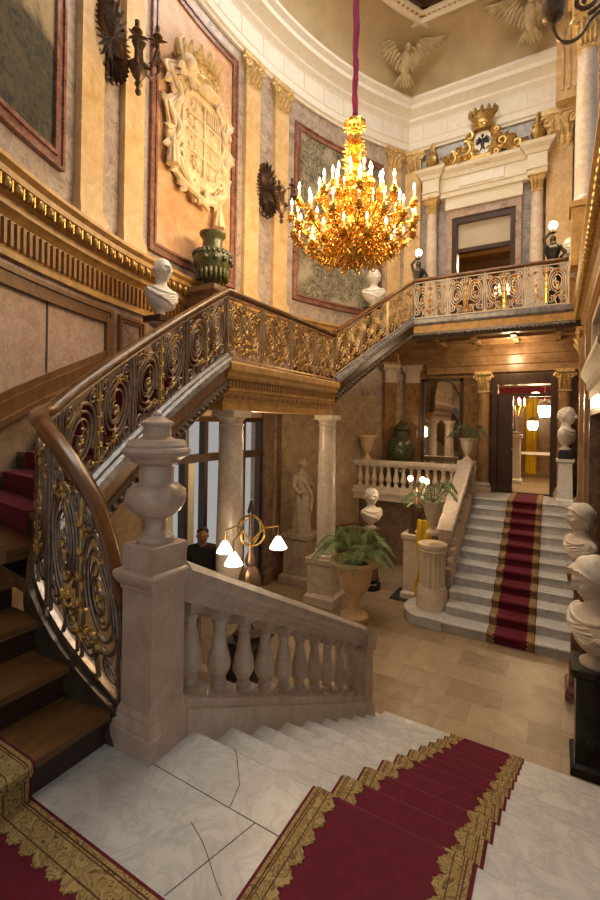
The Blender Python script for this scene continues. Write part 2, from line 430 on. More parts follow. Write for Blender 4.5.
# ---- pilasters of the upper storey with gilded capitals (things of the wall: trim)
def volute(b, c, r, R, s, t=.012):
    pts = []
    for i in range(26):
        a = i / 25 * 2.6 * PI; q = r * (1 - .8 * i / 25)
        pts.append(Vector(c) + R @ Vector((s * q * math.cos(a), 0, q * math.sin(a))))
    b.tube(pts, [t * (1.3 - .5 * i / 25) * 1.3 for i in range(26)], 6)
def capital(p, R, w, d, h, leafy=True):
    """built on its foot p; x across the wall, -y to the room"""
    b = B(); V = lambda x, y, z: Vector(p) + R @ Vector((x, y, z))
    rings = []
    for z, k in ((0, 1.04), (.05, 1.04), (.07, .96), (.5, 1.0), (.75, 1.18), (.86, 1.30)):
        hw = w / 2 * k; dd = d * (k if k > 1 else 1)
        rings.append([V(-hw, 0, z * h), V(hw, 0, z * h), V(hw, -dd, z * h), V(-hw, -dd, z * h)])
    b.quadstrip(rings)
    b.cbox(V(0, -d * .75, h * .93), (w * 1.45, d * 1.5, h * .14), R)
    for s in (-1, 1):
        volute(b, V(s * w * .5, -d * 1.15, h * .70), h * .17, R, s, h * .035)
    if leafy:
        for row, (z0, L) in enumerate(((.08, .36), (.30, .36))):
            n = 4 - row
            for i in range(n):
                x = (i - (n - 1) / 2) * w * .9 / n
                b.leaf(V(x, -d * 1.02, z0 * h), R @ Vector((0, -.25, 1)), R @ Vector((0, -1, 0)), L * h, w * .12, .02, -.25)
        b.ell(V(0, -d * 1.3, h * .9), (w * .11, .04, h * .1), 8, 6)
    else:
        b.tube([V(-w * .45, -d * 1.1, h * .80), V(w * .45, -d * 1.1, h * .80)], h * .06, 6)
    return b
trim_n = [20]
def pilaster(p, rz, w, d, z0, z1, zc, mat, capmat='giltcap', leafy=True, hb=.24):
    R = Matrix.Rotation(rz, 3, 'Z'); p = Vector((p[0], p[1], 0)); n = trim_n[0]; trim_n[0] += 1
    V = lambda x, y, z: p + R @ Vector((x, y, z))
    e = props(empty('trim_%d' % n, (p.x, p.y, z0)), kind='structure')
    b = B()
    for zz0, zz1, k, dk in ((z0, z0 + hb * .6, 1.22, 1.5), (z0 + hb * .6, z0 + hb * .8, 1.14, 1.35), (z0 + hb * .8, z0 + hb, 1.06, 1.15)):
        b.cbox(V(0, -d * dk / 2, (zz0 + zz1) / 2), (w * k, d * dk, zz1 - zz0), R)
    obj('pilaster_base', b, mat, e)
    b = B(); b.cbox(V(0, -d / 2, (z0 + hb + z1) / 2), (w, d, z1 - z0 - hb), R); obj('shaft', b, mat, e)
    obj('capital', capital(V(0, 0, z1), R, w, d, zc - z1, leafy), capmat, e, True)
for d in (-18.0, -12.8, 6.2, 11.7, 34.6):
    a = arc(d); pilaster(a, arcz(d), .40, .09, 3.90, 8.12, 8.70, 'pilaster')
pilaster((-3.35, YB, 0), 0, .42, .09, UP, 8.12, 8.70, 'pilaster')
pilaster((-.03, YB, 0), 0, .50, .16, UP, 7.75, 8.70, 'pilaster')
b = B(); b.box(-.12, XR, YB - .42, YB, 8.70, 11.4)
for x in (-.02, .10, .22): b.box(x, x + .05, YB - .45, YB - .42, 8.9, 11.3)
struct('trim_9', b, 'pilaster')
# ---- framed marble panels of the upper left wall
def arcframe(b, d0, d1, z0, z1, w, prof_o):
    k = math.degrees(w / RR); n = 16
    for a0, a1, o in prof_o:
        arcbox(b, d0 + k * a0, d1 - k * a0, 0, o, z0 + w * a0, z0 + w * a1, n); arcbox(b, d0 + k * a0, d1 - k * a0, 0, o, z1 - w * a1, z1 - w * a0, n)
        arcbox(b, d0 + k * a0, d0 + k * a1, 0, o, z0 + w * a1, z1 - w * a1); arcbox(b, d1 - k * a1, d1 - k * a0, 0, o, z0 + w * a1, z1 - w * a1)
PO = ((0, .28, .055), (.28, .72, .035), (.72, 1., .05))
b = B(); arcframe(b, -10.2, 3.7, 4.10, 8.42, .15, PO); o = struct('trim_10', b, 'redmarble')
b = B(); arcbox(b, -9.2, 2.7, .002, .02, 4.25, 8.27, 20); obj('panel_field', b, 'pinkpanel', o, True)
b = B(); arcframe(b, -40, -14.9, 2.83, 3.02, .10, ((0, .5, .06), (.5, 1, .04)))   # head of the stair panel
arcbox(b, -15.7, -14.9, 0, .06, 2.42, 2.9)
o = struct('trim_11', b, 'midwood')
n = 24                                       # the sloping stair panel and its rail
def dado(d): return 2.47 + (d + 15.2) * .0625
rings = lambda o0, o1, za, zb: [[arc(d, o0, za(d)), arc(d, o1, za(d)), arc(d, o1, zb(d)), arc(d, o0, zb(d))] for d in [-40 + 25.2 * i / n for i in range(n + 1)]]
b = B(); b.quadstrip(rings(.001, .015, lambda d: dado(d), lambda d: 2.86)); obj('panel_field', b, 'tanpanel', o, True)
b = B(); arcbox(b, -22.0, -21.85, .01, .022, 2.0, 2.85); obj('panel_joint', b, 'joint', o)
b = B()
b.quadstrip(rings(0, .05, lambda d: dado(d) - .05, lambda d: dado(d) + .03)); b.quadstrip(rings(0, .10, lambda d: dado(d) - .26, lambda d: dado(d) - .20))
b.quadstrip(rings(0, .07, lambda d: dado(d) - .20, lambda d: dado(d) - .05))
struct('baseboard_left', b, 'midwood')
b = B(); arcframe(b, -14.0, -10.6, 2.35, 3.0, .08, ((0, .5, .05), (.5, 1, .03))); struct('trim_12', b, 'midwood')
b = B(); arcbox(b, 9.9, 38, 0, .06, HALL, -.95, 24); arcbox(b, 9.9, 38, 0, .09, -.95, -.88, 24); struct('baseboard_undercroft', b, 'redmarble')
# framed field and jambs of the undercroft
b = B()
arcbox(b, 9.2, 10.6, 0, .14, HALL, 2.25); arcbox(b, 12.2, 12.7, 0, .05, -.88, 2.2); arcbox(b, 22.0, 22.5, 0, .05, -.88, 2.2); arcbox(b, -9.4, -8, 0, .14, HALL, 2.25)
struct('trim_13', b, 'brownwall')
# ---- the glazed street door under the landing
e = props(empty('door_1', arc(.6, 0, HALL)), kind='structure')
b = B()
for d in (-8, -4.3, -1.1, 2.2, 5.5, 8.7): arcbox(b, d, d + .55, -.1, .04, HALL, 1.66)
for z0, z1 in ((HALL, HALL + .35), (.88, 1.02), (1.58, 1.66)): arcbox(b, -8, 9.2, -.09, .05, z0, z1, 10)
obj('door_frame', b, 'darkwood', e)
b = B(); arcbox(b, -8, 9.2, -.05, -.035, HALL + .3, 1.6, 12); obj('pane', b, 'pane', e, True)
b = B(); arcbox(b, -7.4, -5.9, -.02, .02, HALL + .35, .88); arcbox(b, -3.7, -2.6, -.02, .02, HALL + .35, .88); obj('inner_panel', b, 'cream', e)
b = B(); b.tube([arc(-1.25, .09, -.9), arc(-1.25, .09, -.4)], .02, 8); obj('door_handle', b, 'gilt', e, True)
# ---- lower back wall: paired pilasters, entablature, columns and door case
pilaster(arc(34.4), arcz(34.4), .36, .10, 0, 2.66, 3.12, 'amber', 'urnpale', False); pilaster((-3.28, YB, 0), 0, .36, .10, 0, 2.66, 3.12, 'amber', 'urnpale', False)
b = B(); b.sweep(backp, [(0, 3.12), (.16, 3.12), (.16, 3.24), (.20, 3.26), (.20, 3.40), (.34, 3.50), (.34, 3.60), (0, 3.60)])
b.sweep([Vector((-2.9, YB, 0)), Vector((XR, YB, 0))], [(0, 2.86), (.10, 2.86), (.10, 3.02), (.14, 3.05), (.14, 3.12), (0, 3.12)])
struct('trim_14', b, 'amberlight')
for x, nm in ((-1.52, 0), (.14, 1)):
    n = trim_n[0]; trim_n[0] += 1
    e = props(empty('trim_%d' % n, (x, YB - .2, 0)), kind='structure')
    b = B(); b.frus((x, YB - .2, 0), [(0, .19, .19), (.10, .19, .19), (.12, .17, .17), (.16, .17, .17)]); b.lathe((x, YB - .2, .16), [(.165, 0), (.175, .03), (.15, .06), (.14, .09)]); obj('column_base', b, 'rail', e)
    b = B(); b.lathe((x, YB - .2, .25), [(.138, 0), (.14, .6), (.125, 2.12)], 24); obj('shaft', b, 'amberlight', e, True)
    b = capital((x, YB - .06, 2.37), Matrix.Identity(3), .25, .26, .48); obj('capital', b, 'giltcap', e, True)
e = props(empty('door_2', (-.7, YB, 0)), kind='structure')
b = B(); b.box(-1.38, -1.24, YB - .09, YB + .29, 0, 2.56); b.box(-.13, .0, YB - .09, YB + .29, 0, 2.56); b.box(-1.38, .0, YB - .09, YB + .29, 2.56, 2.80)
b.box(-1.25, -.1, YB + .1, YB + .2, 2.28, 2.36); obj('door_frame', b, 'darkwood', e)
b = B(); b.box(-1.239, -.90, YB + .02, YB + .10, .01, 2.30); b.box(-1.17, -.95, YB + .005, YB + .02, .15, .95); b.box(-1.17, -.95, YB + .005, YB + .02, 1.1, 2.15); obj('door_leaf', b, 'darkwood', e)
b = B(); b.lathe((-.93, YB - .0, 1.05), [(.0, -.03), (.03, 0), (.0, .03)], 10); obj('door_handle', b, 'gilt', e, True)
b = B(); b.box(-1.22, -.14, YB + .13, YB + .15, 2.36, 2.56); obj('pane', b, 'pane', e)
# ---- the great door case of the upper gallery
e = props(empty('door_3', (-1.62, YB, UP)), kind='structure')
b = B()
b.box(-2.48, -2.34, YB - .08, YB + .29, UP, 6.76); b.box(-.90, -.78, YB - .08, YB + .29, UP, 6.76); b.box(-2.48, -.78, YB - .08, YB + .29, 6.76, 6.96)
obj('marble_frame', b, 'mauve', e)
b = B(); b.box(-2.339, -2.22, YB - .03, YB + .2, UP, 6.62); b.box(-1.02, -.901, YB - .03, YB + .2, UP, 6.62); b.box(-2.339, -.901, YB - .03, YB + .2, 6.62, 6.759); b.box(-2.22, -1.02, YB + .02, YB + .14, 5.90, 6.0)
obj('wood_frame', b, 'darkwood', e)
b = B(); b.box(-2.22, -1.02, YB + .08, YB + .10, 6.0, 6.62); obj('pane', b, 'panereflect', e)
b = B()
for x in (-2.82, -.46):
    b.box(x - .2, x + .2, YB - .34, YB, UP, UP + .75); b.box(x - .23, x + .23, YB - .38, YB, UP + .75, UP + .83); b.box(x - .23, x + .23, YB - .38, YB, UP, UP + .15)
obj('pedestal', b, 'cream', e)
for x in (-2.82, -.46):
    b = B(); b.lathe((x, YB - .18, UP + .83), [(.17, 0), (.175, .06), (.145, .12), (.14, .9), (.12, 2.2)], 24); obj('column', b, 'colpink', e, True)
    obj('capital', capital((x, YB - .06, 6.9), Matrix.Identity(3), .24, .25, .36), 'giltcap', e, True)
b = B()
for x0, x1, dy in ((-3.02, -2.62, .36), (-.66, -.26, .36), (-3.0, -.28, .2)):
    b.box(x0, x1, YB - dy, YB, 7.26, 7.72)
    b.box(x0 - .02, x1 + .02, YB - dy - .03, YB, 7.38, 7.42)
    b.frus(((x0 + x1) / 2, YB, 0), [(7.72, (x1 - x0) / 2 + .03, dy + .03), (7.80, (x1 - x0) / 2 + .06, dy + .06), (7.88, (x1 - x0) / 2 + .14, dy + .14), (7.95, (x1 - x0) / 2 + .16, dy + .16)])
b.box(-2.5, -.76, YB - .14, YB, 6.96, 7.26)
obj('entablature', b, 'cream', e)
b = B(); b.box(-2.15, -1.15, YB - .23, YB - .2, 7.44, 7.66); obj('plaque', b, 'frieze', e)
for x in (-2.82, -.46):
    b = B(); b.lathe((x, YB - .2, 7.95), [(.13, 0), (.13, .06), (.07, .1), (.12, .2), (.15, .3), (.10, .42), (.12, .46), (.06, .58), (.07, .64), (.01, .78)], 16, 8, .06); obj('finial', b, 'giltdk', e, True)
# rooms seen through the doors
b = B()
b.box(-3.2, 1.6, YB + .3, 17.2, -.2, -.012); b.box(-3.2, 1.6, 17.0, 17.2, 0, 3.4); b.box(-3.3, -3.2, YB + .3, 17, 0, 3.4); b.box(1.6, 1.7, YB + .3, 17, 0, 3.4)
struct('wall_inner_room', b, 'amberlight')
b = B(); b.box(-3.2, 1.6, YB + .3, 17, 3.3, 3.4); struct('ceiling_inner_room', b, 'cove')
b = B(); b.box(-3.2, 1.6, YB + .3, 17, -.012, .0); struct('floor_inner_room', b, M['tiles'])
b = B(); b.box(-3.2, 1.6, 16.9, 17.0, 2.5, 2.9); struct('trim_15', b, 'crimson')
b = B()
b.box(-4, 1.6, YB + .3, 17, UP - .2, UP); b.box(-4, 1.6, 16.9, 17, UP, 7.4); b.box(-4.1, -4, YB + .3, 17, UP, 7.4); b.box(1.6, 1.7, YB + .3, 17, UP, 7.4)
struct('wall_upper_room', b, 'midwood')
b = B(); b.box(-4, 1.6, YB + .3, 17, 7.4, 7.5)
for y in (12.6, 13.4, 14.2, 15.0, 15.8): b.box(-4, 1.6, y, y + .12, 7.25, 7.4)
struct('ceiling_upper_room', b, 'ochredk')
b = B()
for z in (4.9, 5.6, 6.3): b.box(-4, 1.6, 16.8, 16.9, z, z + .08)
struct('trim_16', b, 'giltdk')
# ---- right wall: pilaster by the balcony, door case and mirror
pilaster((XR, 10.2, 0), rad(-90), .34, .12, 0, 3.0, 3.5, 'amberlight')
e = props(empty('door_4', (XR, 6.0, HALL)), kind='structure')
b = B(); b.box(XR - .10, XR, 4.5, 4.75, HALL, 1.75); b.box(XR - .10, XR, 7.1, 7.35, HALL, 1.75); b.box(XR - .09, XR, 4.5, 7.35, 1.75, 1.98); obj('door_frame', b, 'brownwall', e)
b = B(); b.box(XR + .5, XR + .56, 4.75, 7.1, HALL, 1.75)
for y in (4.9, 6.0): b.box(XR + .48, XR + .5, y, y + .95, HALL + .25, -.2); b.box(XR + .48, XR + .5, y, y + .95, .0, 1.6)
obj('door_leaf', b, 'darkwood', e)
b = B(); b.sweep([Vector((XR, 7.45, 0)), Vector((XR, 4.4, 0))], [(0, 1.98), (.10, 1.98), (.10, 2.08), (.13, 2.12), (.13, 2.2), (.20, 2.3), (.20, 2.36), (0, 2.38)]); obj('door_cornice', b, 'statue', e)
e = props(empty('window_2', (XR, 6.0, 2.4)), kind='structure')
b = B(); b.box(XR - .08, XR, 4.5, 4.62, 2.46, 3.0); b.box(XR - .08, XR, 7.25, 7.37, 2.46, 3.0); b.box(XR - .08, XR, 4.5, 7.37, 3.0, 3.09); b.box(XR - .08, XR, 4.5, 7.37, 2.38, 2.46); obj('window_frame', b, 'statue', e)
b = B(); b.box(XR - .04, XR - .02, 4.6, 7.27, 2.44, 3.02); obj('pane', b, 'darkglass', e)
b = B(); b.box(XR - .14, XR, 7.55, 7.75, HALL, 3.1); b.box(XR - .10, XR, 8.5, 8.62, HALL, 3.1); b.box(XR - .14, XR, 9.2, 9.45, HALL, 3.1); struct('trim_17', b, 'amberlight')
# upper right loggia column on its red pedestal
e = props(empty('trim_18', (.31, 7.6, 3.9)), kind='structure')
b = B(); b.box(.14, XR, 7.42, 7.8, 3.9, 4.72); b.box(.11, XR, 7.38, 7.84, 4.72, 4.80); obj('pedestal', b, 'ochre', e)
b = B(); b.lathe((.31, 7.6, 4.80), [(.17, 0), (.18, .05), (.15, .09), (.14, .13), (.14, 1.0), (.12, 2.2)], 24); obj('column', b, 'colpink', e, True)
obj('capital', capital((.31, 7.73, 7.0), Matrix.Identity(3), .25, .26, .5), 'giltcap', e, True)
b = B(); b.box(.12, XR, 7.2, 8.0, 7.5, 8.1); b.box(.06, XR, 7.1, 8.1, 8.1, 8.25); obj('impost', b, 'pilaster', e)
# ================================================================ STAIRS
TR, RI, Y0, X0 = .306, .16, 1.74, -1.62
def edge_step(b, x0, x1, ya, yb, z, h=.16, under=.3, nose=.03):
    """one step with a rounded nosing; ya = back (upper side), yb = nosing"""
    s = 1 if yb > ya else -1
    pr = [(ya, z - under), (yb - s * nose, z - under), (yb - s * nose, z - .045), (yb - s * .008, z - .04), (yb, z - .022), (yb - s * .008, z - .005), (yb - s * .02, z), (ya, z)]
    b.prism([(x0, y, q) for y, q in pr], (x1 - x0, 0, 0))
# the viewer's landing
e = props(empty('floor_landing', (-.6, .5, -.26)), kind='structure')
b = B(); edge_step(b, X0, XR, -1.2, Y0, 0, under=.26); b.box(-2.9, X0, -.3, 1.46, -.26, 0); obj('landing_slab', b, 'white', e)
b = B()
def joint(b, pts, w=.0018):
    for p, q in zip(pts[:-1], pts[1:]):
        d = Vector((q[0] - p[0], q[1] - p[1], 0)); n = Vector((d.y, -d.x, 0)).normalized() * w
        b.prism([(p[0] - n.x, p[1] - n.y, .0003), (p[0] + n.x, p[1] + n.y, .0003), (q[0] + n.x, q[1] + n.y, .0003), (q[0] - n.x, q[1] - n.y, .0003)], (0, 0, .0008))
joint(b, [(-1.60, 1.462), (-.88, 1.458)]); joint(b, [(-1.12, 1.08), (-1.02, 1.458)]); joint(b, [(-1.24, 1.33), (-1.145, 1.292), (-1.069, 1.246), (-1.01, 1.208), (-.955, 1.178)], .0014)
joint(b, [(-1.15, 1.46), (-1.187, 1.574), (-1.30, 1.70), (-1.344, 1.736)], .0018); 
obj('slab_joint', b, 'joint', e)
st = thing('marble_staircase', 'white marble steps descending beside the newel post towards the hall floor', 'staircase', (-.6, 3.3, HALL))
for k in range(1, 11):
    b = B(); edge_step(b, X0, XR, Y0 + TR * (k - 1) - .03, Y0 + TR * k, -RI * k, under=.24 if k < 10 else .16); obj('step', b, 'white', st)
b = B(); b.prism([(X0, Y0 - .1, -.26), (X0, Y0 - .1, HALL), (X0, Y0 + TR * 10 - .05, HALL), (X0, Y0 + TR * 10 - .05, HALL + .02), (X0, Y0 + TR * 9, -RI * 9 - .24)], (.1, 0, 0)); obj('stair_cheek', b, 'rail', st)
# the stairs across the hall
sf = thing('marble_staircase', 'white marble steps rising from hall floor to the doorway with columns', 'staircase', (-.6, 9, HALL))
YF = 10.45
for k in range(1, 11):
    b = B(); edge_step(b, -1.58, XR, YF - .303 * (k - 1) + .03, YF - .303 * k, -RI * k, under=.24 if k < 10 else .16)
    if k == 10:
        pass
    obj('step', b, 'white', sf)
b = B()
pl = [(-1.58, 7.42)] + [(-1.95 + .36 * math.cos(a), 7.90 + .48 * math.sin(a)) for a in [rad(-80 - i * 12) for i in range(16)]] + [(-1.58, 8.3)]
b.prism([(x, y, HALL) for x, y in pl], (0, 0, .16)); obj('curtail_step', b, 'white', sf)
b = B(); b.prism([(-1.58, 10.5, -.26), (-1.58, 10.5, HALL), (-1.58, 7.5, HALL), (-1.58, 7.72, -1.84 + .2)], (.1, 0, 0)); obj('stair_cheek', b, 'rail', sf)
# ---- carpets
def strip(b, P, nrm, L, c0, c1, off, t, step=.012, wf0=None, wf1=None):
    n = max(2, int(L / step)); top = []; 
    for i in range(n + 1):
        l = L * i / n; p, nn = P(l)
        a = c0 if wf0 is None else wf0(l); d = c1 if wf1 is None else wf1(l)
        ring = []
        for c, o in ((a, off), (d, off), (d, off - t), (a, off - t)): ring.append(p + nrm * c + nn * o)
        top.append(ring)
    b.quadstrip(top)
def polypath(pts, up):
    pts = [Vector(p) for p in pts]; seg = []; L = 0
    for p, q in zip(pts[:-1], pts[1:]):
        d = (q - p).length; seg.append((L, L + d, p, q)); L += d
    def P(l):
        for s in seg:
            if l <= s[1] + 1e-9: break
        t = (l - s[0]) / (s[1] - s[0]); d = (s[3] - s[2]).normalized(); return s[2].lerp(s[3], t), up(d)
    return P, L
def stair_profile(nz):     # rounds the corners: list of (along, z)
    return nz
def carpet(root, pts, side, c0, c1, up, bw=.088, both=True):
    P, L = polypath(pts, up); side = Vector(side)
    b = B(); strip(b, P, side, L, c0, c1, .006, .005); obj('carpet_field', b, 'carpet', root)
    sc = lambda l: .034 * abs(math.sin(PI * l / .085)) ** .8 + .011 * math.sin(PI * l / .02125) ** 2
    for sgn in ((0, 1) if both else (both is None and (1,) or (0,))):
        b = B()
        if sgn == 0: strip(b, P, side, L, 0, 0, .010, .004, .008, lambda l: c0 + .014, lambda l: c0 + bw + sc(l))
        else: strip(b, P, side, L, 0, 0, .010, .004, .008, lambda l: c1 - bw - sc(l), lambda l: c1 - .014)
        obj('gold_border', b, 'border', root)
        for o_, w_ in ((.030, .005), (.042, .003), (bw - .012, .004)):
            b = B(); q0 = c0 + o_ if sgn == 0 else c1 - o_ - w_; strip(b, P, side, L, q0, q0 + w_, .0115, .003, .012); obj('border_line', b, 'border_dark', root)
CX0, CX1 = -.905, -.228
ct = thing('stair_carpet', 'red carpet with gold leaf borders running down the near marble steps', 'carpet', (-.55, 1.5, 0))
pts = [(0, .95, 0)]
for k in range(0, 10):
    y = Y0 + TR * k; z = -RI * k
    pts += [(0, y - .012, z), (0, y + .006, z - .012), (0, y + .006, z - .04), (0, y - .022, z - .07), (0, y - .022, z - RI + .012), (0, y - .008, z - RI)]
y = Y0 + TR * 10; z = -RI * 10
pts += [(0, y - .012, z), (0, y + .006, z - .012), (0, y + .006, z - .04), (0, y - .022, z - .06), (0, y - .022, HALL + .004)]
upx = lambda d: Vector((0, -d.z, d.y))
carpet(ct, pts, (1, 0, 0), CX0, CX1, upx)
cf = thing('stair_carpet', 'red carpet with gold edges climbing the far stairs to the doorway', 'carpet', (-.6, 9, 0))
pts = [(0, YB + .1, 0)]
for k in range(0, 10):
    y = YF - .303 * k; z = -RI * k
    pts += [(0, y + .012, z), (0, y - .006, z - .012), (0, y - .006, z - .04), (0, y + .022, z - .07), (0, y + .022, z - RI + .012), (0, y + .008, z - RI)]
y = YF - .303 * 10; z = -RI * 10
pts += [(0, y + .012, z), (0, y - .006, z - .012), (0, y - .006, z - .04), (0, y + .022, z - .06), (0, y + .022, HALL + .004)]
carpet(cf, pts, (1, 0, 0), -.90, -.24, lambda d: Vector((0, d.z, -d.y)), .075)
# ---- wooden winding flight on the left
wf = thing('wooden_staircase', 'dark oak steps winding up from the landing along the left curved wall', 'staircase', (-2.6, .8, 0))
NT = .29
def bow(t):                       # plan of the inner string of the upper part: t 0..1
    p0, p1, p2 = Vector((-2.86, 1.66, 0)), Vector((-3.42, 2.95, 0)), Vector((-3.70, 4.47, 0))
    return p0 * (1 - t) ** 2 + p1 * 2 * t * (1 - t) + p2 * t * t
for k in range(1, 6):
    xn = -1.905 - NT * (k - 1); z = .16 * k; x1 = xn - NT - .03 if k < 5 else -3.45
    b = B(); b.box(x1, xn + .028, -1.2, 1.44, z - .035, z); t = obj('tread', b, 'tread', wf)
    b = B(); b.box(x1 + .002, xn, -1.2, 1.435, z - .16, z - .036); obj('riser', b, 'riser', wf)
b = B()                           # quarter landing where the flight turns
b.prism([(-2.86, 1.44, .72), (-2.86, 1.66, .72), tuple(arc(-27, .02, .72)), tuple(arc(-30, .02, .72)), tuple(arc(-33.5, .02, .72)), (-3.0, 1.12, .72)], (0, 0, .077)); obj('quarter_landing', b, 'tread', wf)
N2 = 10; ZL = 2.36
def wallpt(t): return arc(-28 + t * 17.4, .02)
for k in range(N2):
    t0, t1 = k / N2, (k + 1) / N2; z = .8 + (ZL - .8) * (k + 1) / N2
    a, c = bow(t0), bow(t1); d, f = wallpt(t0), wallpt(t1)
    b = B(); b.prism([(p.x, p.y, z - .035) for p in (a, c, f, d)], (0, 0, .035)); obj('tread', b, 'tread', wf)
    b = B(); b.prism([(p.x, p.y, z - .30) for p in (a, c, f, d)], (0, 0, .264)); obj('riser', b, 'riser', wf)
    q0, q1 = .18, .86
    pa, pc, pd, pf = a.lerp(d, q0), c.lerp(f, q0), a.lerp(d, q1), c.lerp(f, q1)
cw = thing('stair_carpet', 'red carpet with gold border crossing the landing and climbing the oak steps', 'carpet', (-2, .5, 0))
pts = [(-.95, 0, 0), (-1.90, 0, 0)]
for k in range(1, 6):
    x = -1.905 - NT * (k - 1); z = .16 * k
    pts += [(x + .006, 0, z - .15), (x + .006, 0, z - .05), (x + .034, 0, z - .04), (x + .034, 0, z - .008), (x + .02, 0, z)]
    pts += [(x - NT + .012, 0, z)]
pts += [(-3.6, 0, .8)]
carpet(cw, pts, (0, 1, 0), -.2, 1.07, lambda d: Vector((d.z, 0, -d.x)), .125, None)
cw2 = thing('stair_carpet', 'crimson carpet strip on the upper winding steps behind the railing', 'carpet', (-3.6, 2.6, 1))
b = B()
for k in range(N2):
    t0, t1 = k / N2, (k + 1) / N2; z = .8 + (ZL - .8) * (k + 1) / N2
    a, c = bow(t0), bow(t1); d, f = wallpt(t0), wallpt(t1)
    A, C, D, F = a.lerp(d, .16), c.lerp(f, .16), a.lerp(d, .86), c.lerp(f, .86)
    b.prism([(p.x, p.y, z + .001) for p in (A, C, F, D)], (0, 0, .008))
    v = (a - c).normalized() * .006
    b.prism([(A.x + v.x, A.y + v.y, z - .15), (D.x + v.x, D.y + v.y, z - .15), (D.x + v.x, D.y + v.y, z + .009), (A.x + v.x, A.y + v.y, z + .009)], -v * .9)
obj('carpet_field', b, 'carpet', cw2)
# ---- strings of the flights (dark marble) and the middle landing on its columns
def zflight1(t): return .80 + (ZL - .80) * t
FAS = [(-.04, -.27), (.025, -.27), (.035, -.10), (-.04, -.10)]
STR = [(-.04, -.10), (.05, -.10), (.09, -.06), (.09, .02), (.06, .04), (.06, .07), (.03, .09), (-.06, .09)]
CRV = [(-.10, -.40), (.04, -.40), (.07, -.34), (.04, -.26), (-.10, -.26)]
def mirror_y(p): return Vector((p.x, 2 * 6.08 - p.y, p.z))
def bead_row(b, path, n, r, dz, off):
    P = [Vector(p) for p in path]; L = [0]
    for p, q in zip(P[:-1], P[1:]): L.append(L[-1] + (q - p).length)
    for i in range(n):
        s = L[-1] * (i + .5) / n
        j = max(k for k in range(len(L) - 1) if L[k] <= s); t = (s - L[j]) / (L[j + 1] - L[j]); p = P[j].lerp(P[j + 1], t)
        d = (P[j + 1] - P[j]); d.z = 0; d.normalize(); nn = Vector((d.y, -d.x, 0))
        b.ell(p + nn * off + Vector((0, 0, dz)), (r, r, r * .8), 7, 5)
f1 = [Vector((bow(i / 20).x, bow(i / 20).y, zflight1(i / 20) + .02)) for i in range(21)]
b = B(); b.sweep(f1, STR); obj('string', b, 'stringer', wf)
b = B(); b.sweep(f1, FAS); obj('fascia', b, 'midwood', wf)
b = B(); b.sweep(f1, CRV); bead_row(b, f1, 34, .035, -.33, .06); obj('carved_soffit', b, 'darkrail', wf, True)
b = B(); b.quadstrip([[Vector((bow(i / 10).x, bow(i / 10).y, zflight1(i / 10) - .30)), wallpt(i / 10) + Vector((0, 0, zflight1(i / 10) - .30)), wallpt(i / 10) + Vector((0, 0, zflight1(i / 10) - .40)), Vector((bow(i / 10).x, bow(i / 10).y, zflight1(i / 10) - .40))] for i in range(11)]); obj('soffit', b, 'brownwall', wf)
# middle landing
LX, LY0, LY1 = -3.70, 4.47, 7.69
ld = thing('stair_landing', 'ochre landing with dentil frieze carried on two marble columns', 'landing', (-4.4, 6.08, 1.72))
b = B(); n = 20
pl = [(LX, LY0), (LX, LY1)] + [tuple(arc(10.2 - 20.8 * i / n, .02))[:2] for i in range(n + 1)]
b.prism([(x, y, 2.20) for x, y in pl], (0, 0, .16)); obj('floor_slab', b, 'amberlight', ld)
beam = [(-.30, 1.74), (0, 1.74), (0, 1.86), (.02, 1.87), (.02, 1.98), (.05, 2.0), (.05, 2.14), (.09, 2.18), (.09, 2.22), (.14, 2.26), (.14, 2.34), (.10, 2.37), (-.30, 2.37)]
bp = [Vector((-5.1, LY0 - .02, 0)), Vector((LX, LY0 - .02, 0)), Vector((LX, LY1 + .02, 0)), Vector((-5.0, LY1 + .02, 0))]
bp = [Vector((LX - .02, LY0 - .02, 0)), Vector((LX - .02, LY1 + .02, 0))]
b = B(); b.sweep(bp, [(o, z) for o, z in beam])
b.box(-5.25, LX - .1, LY0 - .0, LY0 + .3, 1.76, 2.3); b.box(-5.1, LX - .1, LY1 - .3, LY1, 1.76, 2.3); obj('beam', b, 'ochre', ld)
b = B(); b.box(LX + .0, LX + .03, LY0, LY1, 2.12, 2.14)
for i in range(44):
    y = LY0 + .05 + i * (LY1 - LY0 - .1) / 43; b.box(LX - .0, LX + .045, y - .022, y + .022, 2.04, 2.13)
obj('dentil_row', b, 'ochredk', ld)
b = B(); b.box(LX, LX + .015, LY0, LY1, 1.90, 1.93)
for i in range(22):
    y = LY0 + .08 + i * (LY1 - LY0 - .16) / 21; b.ell((LX + .01, y, 1.925), (.02, .055, .035), 8, 5)
obj('egg_row', b, 'ochredk', ld)
def column(name, label, x, y, zb, group=None):
    e = thing(name, label, 'column', (x, y, HALL))
    b = B(); b.frus((x, y, HALL), [(0, .30, .30), (.14, .30, .30), (.18, .27, .27), (.20, .25, .25), (zb - HALL - .12, .25, .25), (zb - HALL - .08, .28, .28), (zb - HALL, .29, .29)]); obj('pedestal', b, 'colpink', e)
    b = B(); b.lathe((x, y, zb), [(.225, 0), (.23, .05), (.20, .08), (.205, .12), (.18, .15)], 28); obj('base', b, 'urnpale', e, True)
    b = B(); H = 1.72 - zb - .22
    b.lathe((x, y, zb + .15), [(.175, 0), (.178, H * .33), (.165, H * .7), (.15, H), (.16, H + .01)], 28); obj('shaft', b, 'colpink', e, True)
    b = B(); b.lathe((x, y, 1.53), [(.15, 0), (.17, .02), (.155, .04), (.155, .07), (.19, .12)], 28); b.box(x - .185, x + .185, y - .185, y + .185, 1.65, 1.735); obj('capital', b, 'urnpale', e, True)
